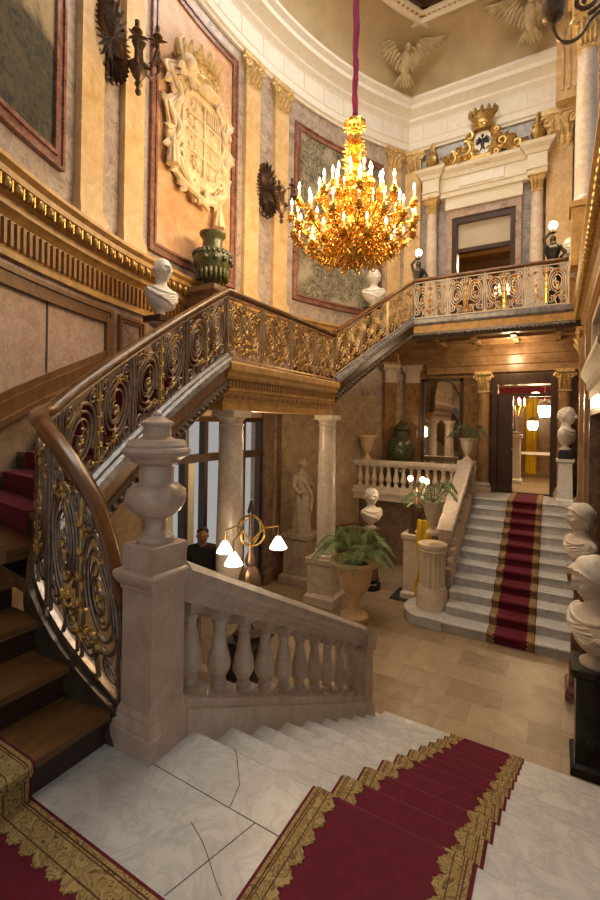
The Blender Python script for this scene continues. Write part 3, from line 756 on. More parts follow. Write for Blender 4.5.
column('marble_column', 'thick near marble column under the landing, beside the glazed door', LX - .04, 4.66, -.82)
column('marble_column', 'pale far marble column under the landing, behind the potted palm', LX - .04, 7.52, -.92)
# upper flight and balcony
def bow2(t): q = mirror_y(bow(1 - t)); return q
def zflight2(t): return ZL + (UP - ZL) * t
uf = thing('upper_staircase', 'upper flight of stairs climbing from the landing to the balcony', 'staircase', (-3.6, 9, ZL))
BX, BY = -2.86, 10.0
f2e = Vector((BX, BY, 0)); f2s = Vector((LX, LY1, 0))
def b2(t): p = f2s.lerp(Vector((-3.36, 8.95, 0)), min(1, t * 2)) if t < .5 else Vector((-3.36, 8.95, 0)).lerp(f2e, t * 2 - 1); return p
def b2(t): return f2s * (1 - t) ** 2 + Vector((-3.42, 8.9, 0)) * 2 * t * (1 - t) + f2e * t * t
for k in range(10):
    t0, t1 = k / 10, (k + 1) / 10; z = ZL + (UP - ZL) * (k + 1) / 10; a, c = b2(t0), b2(t1); d, f = arc(10.6 + 22 * t0, .02), arc(10.6 + 22 * t1, .02)
    b = B(); b.prism([(p.x, p.y, z - .28) for p in (a, c, f, d)], (0, 0, .28)); obj('step', b, 'tread', uf)
    A, C, D, F = a.lerp(d, .2), c.lerp(f, .2), a.lerp(d, .8), c.lerp(f, .8)
f2 = [b2(i / 16) + Vector((0, 0, zflight2(i / 16) + .02)) for i in range(17)]
b = B(); b.sweep(f2, STR); obj('string', b, 'stringer', uf)
b = B(); b.sweep(f2, FAS); obj('fascia', b, 'darkwood', uf)
b = B(); b.sweep(f2, CRV); bead_row(b, f2, 30, .035, -.33, .06); obj('carved_soffit', b, 'darkrail', uf, True)
b = B(); b.quadstrip([[b2(i / 10) + Vector((0, 0, zflight2(i / 10) - .28)), arc(10.6 + 22 * i / 10, .02, zflight2(i / 10) - .28), arc(10.6 + 22 * i / 10, .02, zflight2(i / 10) - .38), b2(i / 10) + Vector((0, 0, zflight2(i / 10) - .38))] for i in range(11)]); obj('soffit', b, 'amber', uf)
bc = thing('balcony', 'upper gallery balcony with carved dark edge above the far doorway', 'balcony', (-1.2, 10.8, UP - .35))
b = B(); pl = [(BX, BY), (XR, BY), (XR, YB), (-3.6, YB)] + [tuple(arc(36 - i, .03))[:2] for i in range(5)]
b.prism([(x, y, UP - .28) for x, y in pl], (0, 0, .28)); obj('floor_slab', b, 'midwood', bc)
be = [Vector((BX, BY, UP)), Vector((XR, BY, UP))]
b = B(); b.sweep(be, [(-.02, -.10), (.06, -.10), (.09, -.06), (.09, .02), (.06, .05), (-.06, .05), (-.06, -.1)]); obj('edge_moulding', b, 'stringer', bc)
b = B(); b.sweep(be, [(-.02, -.26), (.02, -.26), (.03, -.10), (-.02, -.10)]); obj('fascia', b, 'ochre', bc)
b = B(); b.sweep(be, CRV); bead_row(b, be, 40, .035, -.33, .07); obj('carved_edge', b, 'darkrail', bc, True)
b = B(); b.prism([(x, y, UP - .38) for x, y in pl], (0, 0, .10))
for x in (-2.4, -1.6, -.8, 0): b.box(x - .05, x + .05, BY + .1, YB, UP - .44, UP - .38)
b.box(BX, XR, BY + .35, BY + .45, UP - .44, UP - .38); b.box(BX, XR, BY + 1.1, BY + 1.2, UP - .44, UP - .38); obj('soffit', b, 'amberlight', bc)
# ================================================================ NEWEL AND MARBLE BALUSTRADES
nw = thing('newel_post', 'square marble newel post with turned urn finial beside the oak steps', 'newel post', (-1.73, 1.58, 0))
nc = (-1.742, 1.578, 0)
b = B(); b.frus(nc, [(0, .140, .140), (.10, .140, .140), (.108, .135, .135), (.125, .133, .133), (.15, .124, .124), (.158, .120, .120), (.175, .118, .118), (.20, .108, .108)]); obj('base', b, 'newel', nw)
b = B(); b.frus(nc, [(.19, .105, .105), (.78, .105, .105)]); obj('shaft', b, 'newel', nw)
b = B(); b.frus(nc, [(.765, .107, .107), (.775, .112, .112), (.79, .114, .114), (.805, .126, .126), (.83, .138, .138), (.852, .140, .140), (.862, .134, .134), (.868, .122, .122)]); obj('cap', b, 'newel', nw)
fx = (-1.738, 1.578, 0)
b = B(); b.frus(fx, [(.862, .108, .108), (.985, .108, .108), (.992, .10, .10)]); obj('plinth', b, 'newel', nw)
b = B(); b.lathe(fx, [(.085, .99), (.092, 1.005), (.088, 1.02), (.062, 1.035), (.052, 1.05), (.050, 1.085), (.056, 1.105), (.062, 1.11), (.06, 1.117), (.085, 1.122), (.12, 1.15), (.142, 1.185), (.149, 1.22), (.142, 1.25), (.115, 1.275), (.085, 1.285), (.083, 1.30), (.085, 1.37), (.105, 1.385), (.12, 1.39), (.125, 1.405), (.15, 1.42), (.162, 1.432), (.166, 1.445), (.160, 1.458), (.146, 1.464), (.148, 1.475), (.138, 1.492), (.132, 1.50), (.085, 1.505), (.068, 1.515), (.066, 1.56), (.072, 1.57), (.082, 1.578), (.082, 1.588), (.066, 1.596), (.034, 1.612), (.022, 1.618), (.024, 1.63), (.012, 1.645), (.002, 1.65)], 48)
obj('urn_finial', b, 'newel', nw, True)
def baluster_prof(H):
    return [(r * 1.08, z * H) for r, z in ((.062, 0), (.062, .06), (.048, .07), (.040, .10), (.046, .13), (.040, .16), (.034, .19), (.046, .24), (.062, .30), (.066, .36), (.058, .46), (.044, .58), (.034, .72), (.031, .80), (.042, .83), (.042, .86), (.034, .88), (.036, .90), (.054, .94), (.060, .95), (.060, 1.))]
def balustrade(root, x, ys, ye, zs, slope, n, mat, posts=(True,), w=.13, plinth=.15, rb=.64, rt=.85):
    """sloping balustrade along y at x; zs = nosing height at ys; slope dz/dy"""
    z = lambda y: zs + slope * (y - ys)
    for nm, lo, hi, ww in (('plinth', -.22, plinth - .05, .14), ('plinth_moulding', plinth - .05, plinth, .12)):
        b = B(); b.prism([(x - ww, y, z(y) + q) for y, q in ((ys, lo), (ye, lo), (ye, hi), (ys, hi))], (2 * ww, 0, 0)); obj(nm, b, mat, root)
    b = B(); pr = [(-.10, rb), (.10, rb), (.10, rb + .05), (.12, rb + .07), (.12, rb + .10), (.145, rb + .13), (.15, rb + .17), (.13, rt - .01), (.10, rt), (-.10, rt), (-.13, rt - .01), (-.15, rb + .17), (-.145, rb + .13), (-.12, rb + .10), (-.12, rb + .07), (-.10, rb + .05)]
    b.quadstrip([[(x + o, y, z(y) + q) for o, q in pr] for y in (ys, ye)]); obj('handrail', b, mat, root)
    for i in range(n):
        y = ys + (ye - ys) * (i + .62) / (n + .15); h = .06
        b = B(); b.lathe((x, y, z(y) + plinth - .01), baluster_prof(rb - plinth + .02), 16)
        hh = abs(slope) * .07
        b.box(x - .067, x + .067, y - .067, y + .067, z(y) + plinth - hh - .01, z(y) + plinth + .025 + hh * .3)
        b.box(x - .064, x + .064, y - .064, y + .064, z(y) + rb - .03, z(y) + rb + hh); obj('baluster', b, mat, root, True, angle=50)
SL = -RI / TR
ba = thing('marble_balustrade', 'sloping marble balustrade descending from the newel post to the hall', 'balustrade', (-1.73, 3.3, -.8))
balustrade(ba, -1.735, 1.68, 4.17, .035, SL, 10, 'rail')
zz = -RI * 9
b = B(); b.frus((-1.73, 4.265, zz), [(0, .15, .115), (.14, .15, .115), (.19, .125, .10), (.80, .12, .10)]); obj('end_post', b, 'rail', ba)
b = B(); b.prism([(-1.88, y, z_) for y, z_ in ((4.15, -.425), (4.15, -.62), (4.38, -.74), (4.39, -.60), (4.36, -.545))], (.30, 0, 0)); obj('end_cap', b, 'rail', ba)
bf = thing('marble_balustrade', 'sloping white balustrade beside the far stairs, behind the fluted pedestal', 'balustrade', (-1.7, 9, -.8))
balustrade(bf, -1.72, 10.30, 8.20, -.03, .16 / .303, 9, 'rail')
nf = thing('newel_post', 'far square newel post at the top of the far stairs under a planted urn', 'newel post', (-1.72, 10.40, 0))
b = B(); b.frus((-1.72, 10.42, 0), [(0, .17, .15), (.14, .17, .15), (.16, .14, .14), (.70, .14, .14), (.72, .18, .16), (.80, .18, .16)]); obj('shaft', b, 'rail', nf)
bl = thing('marble_balustrade', 'level stone balustrade along the edge of the far platform', 'balustrade', (-3.2, 10.3, -.2))
b = B(); b.box(-4.55, -1.9, 10.26, 10.44, -.26, .06); b.box(-4.55, -1.9, 10.22, 10.46, -.10, -.04); obj('plinth', b, 'urnpale', bl)
b = B(); b.box(-4.55, -1.9, 10.27, 10.43, .56, .62); b.box(-4.58, -1.88, 10.23, 10.47, .62, .70); obj('handrail', b, 'urnpale', bl)
b = B(); b.box(-4.55, -4.37, 10.25, 10.45, .06, .57); obj('end_post', b, 'urnpale', bl)
for i in range(13):
    x = -4.22 + i * .183; b = B(); b.lathe((x, 10.35, .05), [(r * 1.05, z) for r, z in baluster_prof(.52)], 14); obj('baluster', b, 'urnpale', bl, True)
# ================================================================ WROUGHT RAILINGS
def spiral(c, R0, a0, turns, s=1, k=.82, n=30):
    return [(c[0] + s * R0 * (1 - k * i / n) * math.cos(a0 + 2 * PI * turns * i / n), c[1] + R0 * (1 - k * i / n) * math.sin(a0 + 2 * PI * turns * i / n)) for i in range(n + 1)]
def oval(c, rx, rz, a0, turns, s=1, k=.8, n=34):
    return [(c[0] + s * rx * (1 - k * i / n) * math.cos(a0 + 2 * PI * turns * i / n), c[1] + rz * (1 - k * i / n) * math.sin(a0 + 2 * PI * turns * i / n)) for i in range(n + 1)]
def motif(bs, bg, S, a0, a1, H=.80, r=.0115, gk=1.):
    W = a1 - a0; m = (a0 + a1) / 2; U = W / 2; Z = Vector((0, 0, 1))
    def T(pts, rr=r): bs.tube([S(a, h) for a, h in pts], rr, 6)
    def fr(a, h): p = S(a, h); q = (S(a + .01, h) - S(a - .01, h)).normalized(); return p, q, q.cross(Z).normalized()
    def Lf(a, h, ang, L, w=.022):
        p, q, n = fr(a, h); d = q * math.cos(ang) + Z * math.sin(ang)
        for sd in (1, -1): bg.leaf(p, d + n * .25 * sd, n * sd, L, w, .012, .15)
    def Gt(pts, rr): bg.tube([S(a, h) for a, h in pts], rr, 6)
    for s in (-1, 1):
        c = (m + s * U * .50, H * .56); rx, rz = U * .44, H * .36
        for k, q in enumerate((1., .78, .56)):
            T(oval(c, rx * q, rz * q, -PI * .62 + .25 * k, .92 + .1 * k, s, .10 + .05 * k, 30), r * (1.15 - .15 * k))
        T(oval((c[0] - s * rx * .05, c[1] - rz * .12), rx * .40, rz * .36, PI * .5, 1.5, s, .85, 26), r)
        T(spiral((m + s * U * .80, H * .16), min(.085, U * .2), PI / 2, 1.5, s), r)
        T(spiral((m + s * U * .22, H * .13), min(.075, U * .2), PI / 2, 1.5, -s), r)
        T(spiral((m + s * U * .80, H * .90), min(.06, U * .16), -PI / 2, 1.4, -s), r * .9)
        T(spiral((m + s * U * .16, H * .90), min(.055, U * .15), -PI / 2, 1.4, s), r * .9)
        T([(m + s * U * .97, 0), (m + s * U * .93, H * .3), (m + s * U * .99, H * .6), (m + s * U * .94, H)], r * .9)
        T([(m + s * U * .06, 0), (m + s * U * .10, H * .3), (m + s * U * .04, H * .55), (m + s * U * .08, H)], r * .9)
        T([(m + s * U * .5, 0), (m + s * U * .42, H * .1), (m + s * U * .5, H * .2)], r)
        # gilt acanthus on a thin stem
        Gt([(m, H * .08), (m + s * U * .2, H * .18), (m + s * U * .45, H * .22), (m + s * U * .52, H * .45), (m + s * U * .40, H * .62), (m + s * U * .55, H * .86), (m + s * U * .8, H * .80)], r * .75)
        for a, h, n, L in ((.45, .22, 6, .085), (.50, .52, 7, .07), (.55, .86, 6, .08), (.2, .18, 4, .06), (.8, .80, 4, .06)):
            for j in range(n): Lf(m + s * U * a, H * h, 2 * PI * j / n + .4, L * gk, .022 * gk)
    Gt([(m, H * .04), (m, H * .97)], r * 1.1)
    for j, h in enumerate((.14, .30, .46, .62, .80)):
        for s in (-1, 1):
            for g in (.9, .3, -.5): Lf(m, H * h, PI / 2 - s * (PI / 2 - g), (.075 if j % 2 else .095) * gk, .02 * gk)
def pathfun(P):
    L = [0.]
    for p, q in zip(P[:-1], P[1:]): L.append(L[-1] + math.hypot(q.x - p.x, q.y - p.y))
    def S(a, h=0.):
        a = max(0., min(L[-1], a)); j = 0
        while j < len(L) - 2 and L[j + 1] < a: j += 1
        t = (a - L[j]) / max(1e-9, L[j + 1] - L[j]); return P[j].lerp(P[j + 1], t) + Vector((0, 0, h))
    return S, L[-1]
HR = [(-.035, -.025), (.035, -.025), (.052, -.008), (.055, .012), (.045, .035), (.02, .048), (-.02, .048), (-.045, .035), (-.055, .012), (-.052, -.008)]
def railing(name, label, P, panels, Hs=.84, rail='handrail', rs=1., posts=True, steel='steel', hf=None, gold='giltdk', gk=.6):
    e = thing(name, label, 'railing', tuple(P[0]))
    S0, L = pathfun(P)
    def hk(a):
        if not hf: return 1.
        for (a_, h_), (b_, g_) in zip(hf[:-1], hf[1:]):
            if a <= b_: return (h_ + (g_ - h_) * max(0, a - a_) / (b_ - a_)) / Hs
        return hf[-1][1] / Hs
    def S(a, h=0.): return S0(a, h * hk(a))
    b = B(); n = max(8, int(L / .06)); n = n if len(P) > 2 else 1
    b.sweep([S(L * i / n, Hs + .02) for i in range(n + 1)], [(o * rs, z * rs) for o, z in HR]); obj('handrail', b, rail, e, True, angle=60)
    for z in (.04, Hs - .035):
        b = B(); b.sweep([S(L * i / n, z) for i in range(n + 1)], [(-.014, -.010), (.014, -.010), (.014, .010), (-.014, .010)]); obj('rail_bar', b, steel, e)
    for i in range(panels):
        a0, a1 = L * i / panels, L * (i + 1) / panels; bs, bg = B(), B()
        motif(bs, bg, lambda a, h: S(a, h + .045), a0 + .02, a1 - .02, Hs - .09, gk=gk)
        q = obj('scroll_panel', bs, steel, e, True, angle=80); obj('gilt_ornament', bg, gold, q, True)
    if posts:
        for i in range(panels + 1):
            b = B(); p = S(L * i / panels); b.tube([p, S(L * i / panels, Hs)], .015, 8); b.lathe(p, [(.03, 0), (.03, .02), (.018, .05)], 10); obj('post', b, steel, e, True)
    return e
def base_z(x): return max(0, .02 + (-1.905 - x) / NT * .16 + .10)
turn = [(-1.862, 1.50), (-2.0, 1.475), (-2.15, 1.455), (-2.3, 1.45), (-2.45, 1.46), (-2.58, 1.485), (-2.68, 1.52), (-2.76, 1.565), (-2.82, 1.62), (-2.86, 1.69), (-2.90, 1.78)]
tz = []; s = 0.0
for i, (x, y) in enumerate(turn):
    if i: s += math.hypot(x - turn[i - 1][0], y - turn[i - 1][1])
    tz.append(s)
P1 = [Vector((x, y, .13 + q * .62)) for (x, y), q in zip(turn, tz)]
P2 = [Vector((bow(i / 20).x, bow(i / 20).y, zflight1(i / 20) + .12)) for i in range(2, 21)]
za = P1[-1].z; acc = [0.]
for p, q in zip([P1[-1]] + P2[:-1], P2): acc.append(acc[-1] + math.hypot(q.x - p.x, q.y - p.y))
for p, a_ in zip(P2, acc[1:]): p.z = za + (ZL + .06 - za) * a_ / acc[-1]
r1 = railing('scroll_railing', 'curving iron railing with broad wooden handrail sweeping up from newel post', P1, 2, .80, rs=1.0, hf=[(0, .53), (.10, .76), (.2, .90), (.35, .965), (.5, .985), (.7, .97), (.9, .90), (1.08, .82)])
r2 = railing('scroll_railing', 'straight sloping scroll railing of the winding flight below the green urn', [P1[-1]] + P2, 3, .82)
b = B(); b.sweep([p + Vector((0, 0, -.03)) for p in P1], [(-.05, -.22), (.05, -.22), (.065, -.10), (.05, -.02), (.05, .05), (-.05, .05), (-.05, -.02), (-.065, -.10)]); obj('curb', b, 'darkrail', r1)
r3 = railing('scroll_railing', 'level gilded scroll railing along the middle landing', [Vector((LX, LY0, ZL + .02)), Vector((LX, LY1, ZL + .02))], 4, .86, gold='giltdk', gk=.8, steel='paleiron')
r4 = railing('scroll_railing', 'gilded scroll railing rising from the landing to the balcony', [b2(i / 16) + Vector((0, 0, zflight2(i / 16) + .1 - .06 * i / 16)) for i in range(17)], 3, .84, gold='giltdk', gk=.8, steel='paleiron')
r5 = railing('scroll_railing', 'pale scroll railing along the upper balcony edge before the great door', [Vector((BX, BY, UP + .04)), Vector((.16, BY, UP + .04))], 4, .86, steel='urnpale', gold='gilt', gk=.6)
# ================================================================ SCULPTURE
def ga(x, s): return math.exp(-(x / s) ** 2)
def sst(a, b_, x): t = max(0., min(1., (x - a) / (b_ - a))); return t * t * (3 - 2 * t)
def head(b, c, s, yaw=0., tilt=0., hair=True, n=48, k=36, hat=False):
    """s = head height; faces -y before yaw"""
    R = Matrix.Rotation(yaw, 3, 'Z') @ Matrix.Rotation(tilt, 3, 'X'); rings = []
    for i in range(k + 1):
        ph = PI * i / k; ring = []
        for j in range(n):
            th = 2 * PI * j / n
            x, y, z = math.sin(ph) * math.cos(th), math.sin(ph) * math.sin(th), -math.cos(ph)
            X, Y, Z = x * .36, y * .43, z * .5
            if z < -.1:
                q = (-z - .1); X *= 1 - .36 * q; Y *= (1 - .10 * q) if y < 0 else (1 - .6 * q)
            d = 0.; e = 0.
            if y < 0:
                e += .12 * ga(x, .12) * ga(z + .14, .15) + .075 * ga(x, .10) * ga(z - .08, .18)
                e -= .085 * (ga(x - .36, .16) + ga(x + .36, .16)) * ga(z - .08, .10)
                e += .03 * (ga(x - .36, .09) + ga(x + .36, .09)) * ga(z - .07, .05)
                e += .045 * ga(x, .55) * ga(z - .25, .07)
                e += .055 * ga(x, .22) * ga(z + .43, .05) + .045 * ga(x, .2) * ga(z + .57, .05)
                e -= .045 * ga(x, .25) * ga(z + .50, .025) + .035 * ga(x, .3) * ga(z + .33, .05)
                e += .08 * ga(x, .28) * ga(z + .80, .12) + .035 * (ga(x - .55, .2) + ga(x + .55, .2)) * ga(z + .12, .18)
                e -= .04 * (ga(x - .5, .15) + ga(x + .5, .15)) * ga(z + .45, .2)
            d += .08 * ga(abs(x) - .98, .10) * ga(y - .05, .16) * ga(z + .02, .2)
            m = z + 1.1 * (y + .6)
            if hat:
                h = sst(.28, .36, m); d = d * (1 - h) + h * (.085 + .022 * math.sin(7 * m + 3 * x)) + .05 * ga(m - .40, .06)
            elif hair:
                h = sst(.36, .46, m) * (1 if z > -.5 or y > 0 else 0); d = d * (1 - h) + h * (.06 + .04 * math.sin(9 * th + 6 * z) * math.sin(13 * z + 4 * x + 2 * y))
            ring.append(Vector(c) + R @ (Vector((X + x * d, Y + y * d - e, Z + z * d * .6)) * s))
        rings.append(ring)
    b.quadstrip(rings)
def bust(b, s=.62, yaw=0., fold=.05, hair=True, turn=0., tilt=0., hat=False, drape=True):
    """bust standing on z = 0, total height s, facing -y before yaw"""
    R = Matrix.Rotation(yaw, 3, 'Z'); hs = s * .42; n = 56
    prof = [(.00, .13, .13, 0), (.02, .135, .135, 0), (.035, .13, .13, 0), (.045, .10, .10, 0), (.06, .075, .075, 0), (.09, .065, .065, 0), (.11, .08, .08, 0), (.125, .10, .09, .2), (.15, .16, .12, .6), (.20, .21, .15, 1), (.27, .255, .165, 1), (.34, .295, .17, 1), (.40, .31, .16, 1), (.45, .295, .145, 1), (.485, .24, .13, .8), (.515, .16, .115, .4), (.545, .11, .105, .1), (.58, .092, .10, 0), (.66, .092, .10, 0)]
    def surf(a, z):
        for p, q in zip(prof[:-1], prof[1:]):
            if z <= q[0]: t = (z - p[0]) / (q[0] - p[0]); rx, ry, f = (p[i] + (q[i] - p[i]) * t for i in (1, 2, 3)); break
        return Vector((rx * s * math.cos(a), ry * s * math.sin(a) - .015 * f * s, z * s))
    rings = []
    for z, rx, ry, f in prof: rings.append([R @ surf(2 * PI * j / n, z) for j in range(n)])
    b.quadstrip(rings)
    if drape:                          # cloth folds running from the shoulders round the chest
        for k in range(9):
            a0, a1 = PI * (1.02 + .035 * k), PI * (1.60 + .055 * k); z0, z1 = .47 - .012 * k, .42 - .034 * k; pts = []
            for i in range(15):
                t = i / 14; z = z0 + (z1 - z0) * t - .10 * math.sin(PI * t) * (1 - k * .08); pts.append(R @ surf(a0 + (a1 - a0) * t, max(.16, z)))
            b.tube(pts, [s * (.012 + .012 * math.sin(PI * i / 14)) * (1 + .2 * math.sin(k * 2 + i)) for i in range(15)], 7)
        for k in range(5):
            a0 = PI * (1.80 + .05 * k); b.tube([R @ surf(a0 + .25 * math.sin(i * .5), .48 - .022 * i) for i in range(13)], [s * (.014 + .010 * math.sin(i * .9 + k)) for i in range(13)], 7)
        b.tube([R @ surf(PI * (1.02 + i * .06), .485 - .07 * math.sin(PI * i / 16) ** 2) for i in range(17)], s * .022, 7)
    head(b, R @ Vector((0, -.025 * s, s * .785)), hs, yaw + turn, tilt, hair, 64, 46, hat)
    return b
def add_bust(label, loc, s, rz, mat, **kw):
    b = B(); bust(b, s, **kw); o = obj('marble_bust', b, mat, None, True, local=True, label=label, angle=60); o['category'] = 'bust'
    o.location = loc; o.rotation_euler = (0, 0, rz); return o
def pedestal(label, x, y, z0, z1, w, d, mat, taper=.9, top=None):
    e = thing('pedestal', label, 'pedestal', (x, y, z0)); H = z1 - z0; c = (x, y, z0)
    b = B(); b.frus(c, [(0, w / 2, d / 2), (H * .08, w / 2, d / 2), (H * .11, w * .43, d * .43)]); obj('base', b, top or mat, e)
    b = B(); b.frus(c, [(H * .11, w * .41, d * .41), (H * .92, w * .41 * taper, d * .41 * taper)]); obj('shaft', b, mat, e)
    b = B(); b.frus(c, [(H * .91, w * .43 * taper, d * .43 * taper), (H * .94, w * .48, d * .48), (H, w * .5, d * .5)]); obj('top', b, top or mat, e); return e
# right hand side, on the hall floor beside the far stairs
XP = .375
pedestal('black stone pedestal with red base moulding at the foot of near stairs, right edge', XP, 5.26, HALL, -.74, .44, .44, 'black', 1.0)
pedestal('dark red tapering pedestal by the right wall beside the far stairs', .33, 6.55, HALL, -.20, .40, .40, 'redmarble', .7)
add_bust('large cream marble bust in a hood on the black pedestal, right edge', (XP - .01, 5.26, -.74), 1.06, rad(-62), 'bustwarm', hat=True, turn=.0, tilt=.22)
add_bust('marble bust with a wide hat on the dark red pedestal', (.29, 6.55, -.20), .84, rad(-62), 'bustwarm', hat=True)
pedestal('white fluted pedestal on the far platform to the right of the doorway', .16, 10.78, 0, .92, .34, .34, 'bust', .88)
b = B(); b.box(.03, .29, 10.65, 10.91, .92, 1.06); b.frus((.16, 10.78, 1.06), [(0, .11, .11), (.05, .09, .09)]); o = obj('bust_plinth', b, 'black'); props(o, 'black plinth block between the white pedestal and the curly-haired bust', 'plinth')
add_bust('curly-haired white bust on the white pedestal by the doorway', (.16, 10.78, 1.11), .88, rad(70), 'bust')
# left: bust in front of the curved wall
pb = arc(-12.2, .48); PZ = ZL - .10
e = thing('pedestal', 'grey stone pedestal behind the scroll railing carrying a white bust', 'pedestal', (pb.x, pb.y, 2.375))
b = B(); b.lathe((pb.x, pb.y, 2.375), [(.15, 0), (.15, .05), (.10, .08), (.09, .13), (.14, .30), (.16, .38), (.10, .44), (.09, .47), (.15, .51), (.15, .545)], 24); obj('shaft', b, 'statue', e, True)
b = B(); b.box(pb.x - .16, pb.x + .16, pb.y - .16, pb.y + .16, 2.92, 3.0); obj('top', b, 'bronze', e)
add_bust('white bust of a balding man below the gilded cornice, left of green urn', (pb.x, pb.y, 2.98), .82, rad(84), 'bust', hair=False)
# bust by the tapestry
pt = arc(28.8, .42)
e = thing('pedestal', 'black pedestal in front of the tapestry on the upper flight', 'pedestal', (pt.x, pt.y, 3.76))
b = B(); b.frus((pt.x, pt.y, 3.76), [(0, .2, .2), (.10, .2, .2), (.12, .16, .16), (.54, .15, .15), (.58, .19, .19), (.64, .19, .19)]); obj('shaft', b, 'black', e)
add_bust('white bust in front of the tapestry, below the chandelier', (pt.x, pt.y, 4.40), .92, rad(20), 'bust')
# bust in the lower hall
e = thing('pedestal', 'round brown marble pedestal in the lower hall behind the potted palm', 'pedestal', (-3.26, 8.6, HALL))
b = B(); b.lathe((-3.26, 8.6, HALL), [(.22, 0), (.22, .12), (.19, .14), (.19, .2)], 28); obj('base', b, 'black', e, True)
b = B(); b.lathe((-3.26, 8.6, HALL + .2), [(.17, 0), (.165, .95), (.19, .98), (.19, 1.03)], 28); obj('shaft', b, 'redmarble', e, True)
add_bust('weathered white bust on the round brown pedestal behind the palm', (-3.26, 8.6, HALL + 1.23), .80, rad(55), 'bustwarm')
add_bust('small pale bust standing at the right end of the upper balcony', (.20, 10.35, UP + .62), .82, rad(-30), 'bust')
pedestal('plain ochre pedestal at the right end of the balcony', .20, 10.35, UP, UP + .62, .34, .34, 'ochre', 1.0)
# statue of a draped figure against the undercroft wall
ps = arc(14.4, .42)
e = thing('pedestal', 'worn stone pedestal against the tan marble wall under the landing', 'pedestal', (ps.x, ps.y, HALL))
b = B(); b.frus((ps.x, ps.y, HALL), [(0, .34, .34), (.14, .34, .34), (.18, .27, .27), (.9, .26, .26), (.94, .31, .31), (1.02, .31, .31)]); obj('shaft', b, 'statue', e)
b = B(); n = 40; rings = []
for z, rx, ry, f, ox in [(0, .21, .20, .05, 0), (.06, .22, .21, .1, 0), (.2, .19, .18, .14, .01), (.45, .175, .165, .14, .02), (.65, .18, .16, .12, .02), (.80, .165, .14, .08, .01), (.92, .14, .12, .06, 0), (1.05, .17, .125, .05, -.01), (1.18, .195, .12, .04, -.01), (1.25, .15, .10, .02, 0), (1.30, .07, .07, 0, 0), (1.36, .055, .06, 0, 0)]:
    rings.append([Vector((rx * math.cos(2 * PI * j / n) * (1 + f * math.sin(7 * 2 * PI * j / n + z * 5)) + ox, ry * math.sin(2 * PI * j / n) * (1 + f * math.sin(9 * 2 * PI * j / n - z * 6)), z)) for j in range(n)])
b.quadstrip(rings); head(b, (0, -.02, 1.46), .24, .3)
b.tube([(-.18, 0, 1.20), (-.25, -.02, 1.0), (-.22, -.14, .86), (-.10, -.2, .92)], [.055, .05, .042, .03], 10); b.tube([(.18, 0, 1.20), (.25, -.02, 1.02), (.17, -.16, .98), (.05, -.2, 1.05)], [.055, .05, .042, .03], 10)
b.tube([(-.2, .02, 1.2), (0, -.14, 1.05), (.2, -.1, .75), (.12, -.16, .45)], [.05, .05, .06, .04], 10)
o = obj('statue', b, 'statue', None, True, local=True, label='draped standing statue on the worn stone pedestal under the landing', angle=60); o['category'] = 'statue'; o.location = (ps.x, ps.y, HALL + 1.02); o.rotation_euler = (0, 0, arcz(14.4))
# ================================================================ VASES AND PLANTS
def vase(name, label, cat, loc, prof, mat, lob=0, amp=0., handles=None, smooth=True):
    e = thing(name, label, cat, loc); b = B(); b.lathe(loc, prof, 32, lob, amp); obj('body', b, mat, e, smooth)
    if handles:
        for s in (-1, 1):
            b = B(); r, z0, z1, o = handles; x, y, z = loc
            pts = [(x + s * .707 * (r + o * math.sin(PI * i / 10)), y + s * .707 * (r + o * math.sin(PI * i / 10)) * .0, z + z0 + (z1 - z0) * i / 10) for i in range(11)]
            b.tube(pts, .022, 8); obj('handle', b, mat, e, True)
    return e
pv = arc(-3.6, .45)
e = vase('urn', 'big green glazed urn standing at the landing below the coat of arms', 'urn', (pv.x, pv.y, 3.72), [(r_ * .84, z_ * .86) for r_, z_ in [(.18, 0), (.19, .05), (.12, .09), (.11, .13), (.24, .24), (.32, .36), (.36, .52), (.365, .64), (.34, .72), (.26, .75), (.20, .78), (.19, .92), (.21, .99), (.25, 1.03), (.26, 1.08), (.22, 1.09), (.19, 1.0), (.001, .99)]], 'green')
b = B()
for i in range(20):
    a = 2 * PI * i / 20; b.ell((pv.x + .245 * math.cos(a), pv.y + .245 * math.sin(a), 3.98), (.034, .034, .12), 7, 6)
obj('gadroon', b, 'green', e, True)
b = B()
for i in range(24):
    a = 2 * PI * i / 24; b.ell((pv.x + .30 * math.cos(a), pv.y + .30 * math.sin(a), 4.29), (.03, .03, .05), 6, 5)
for i in range(5):
    a = -1.2 + i * .5; b.ell((pv.x + .305 * math.cos(a), pv.y + .305 * math.sin(a), 4.18), (.05, .05, .05), 7, 5)
obj('relief_band', b, 'greenfar', e, True)
e = thing('pedestal', 'low dark pedestal under the big green urn', 'pedestal', (pv.x, pv.y, ZL))
b = B(); b.frus((pv.x, pv.y, ZL), [(0, .32, .32), (.1, .32, .32), (.14, .26, .26), (1.22, .26, .26), (1.28, .32, .32), (1.36, .32, .32)]); obj('shaft', b, 'brownwall', e)
vase('urn', 'green ceramic vase with lid in the niche by the far mirror', 'vase', (-3.42, 11.05, 0), [(.22, 0), (.22, .35), (.16, .4), (.14, .46), (.22, .55), (.32, .75), (.35, .95), (.33, 1.10), (.24, 1.22), (.16, 1.28), (.15, 1.4), (.22, 1.46), (.20, 1.50), (.10, 1.58), (.03, 1.66), (.001, 1.7)], 'greenfar', 0, 0)
vase('urn', 'honey-coloured stone urn on the far level balustrade', 'urn', (-4.05, 10.35, .70), [(.12, 0), (.12, .04), (.06, .09), (.05, .16), (.11, .24), (.16, .36), (.18, .50), (.23, .56), (.22, .60), (.16, .57), (.001, .5)], 'urnstone')
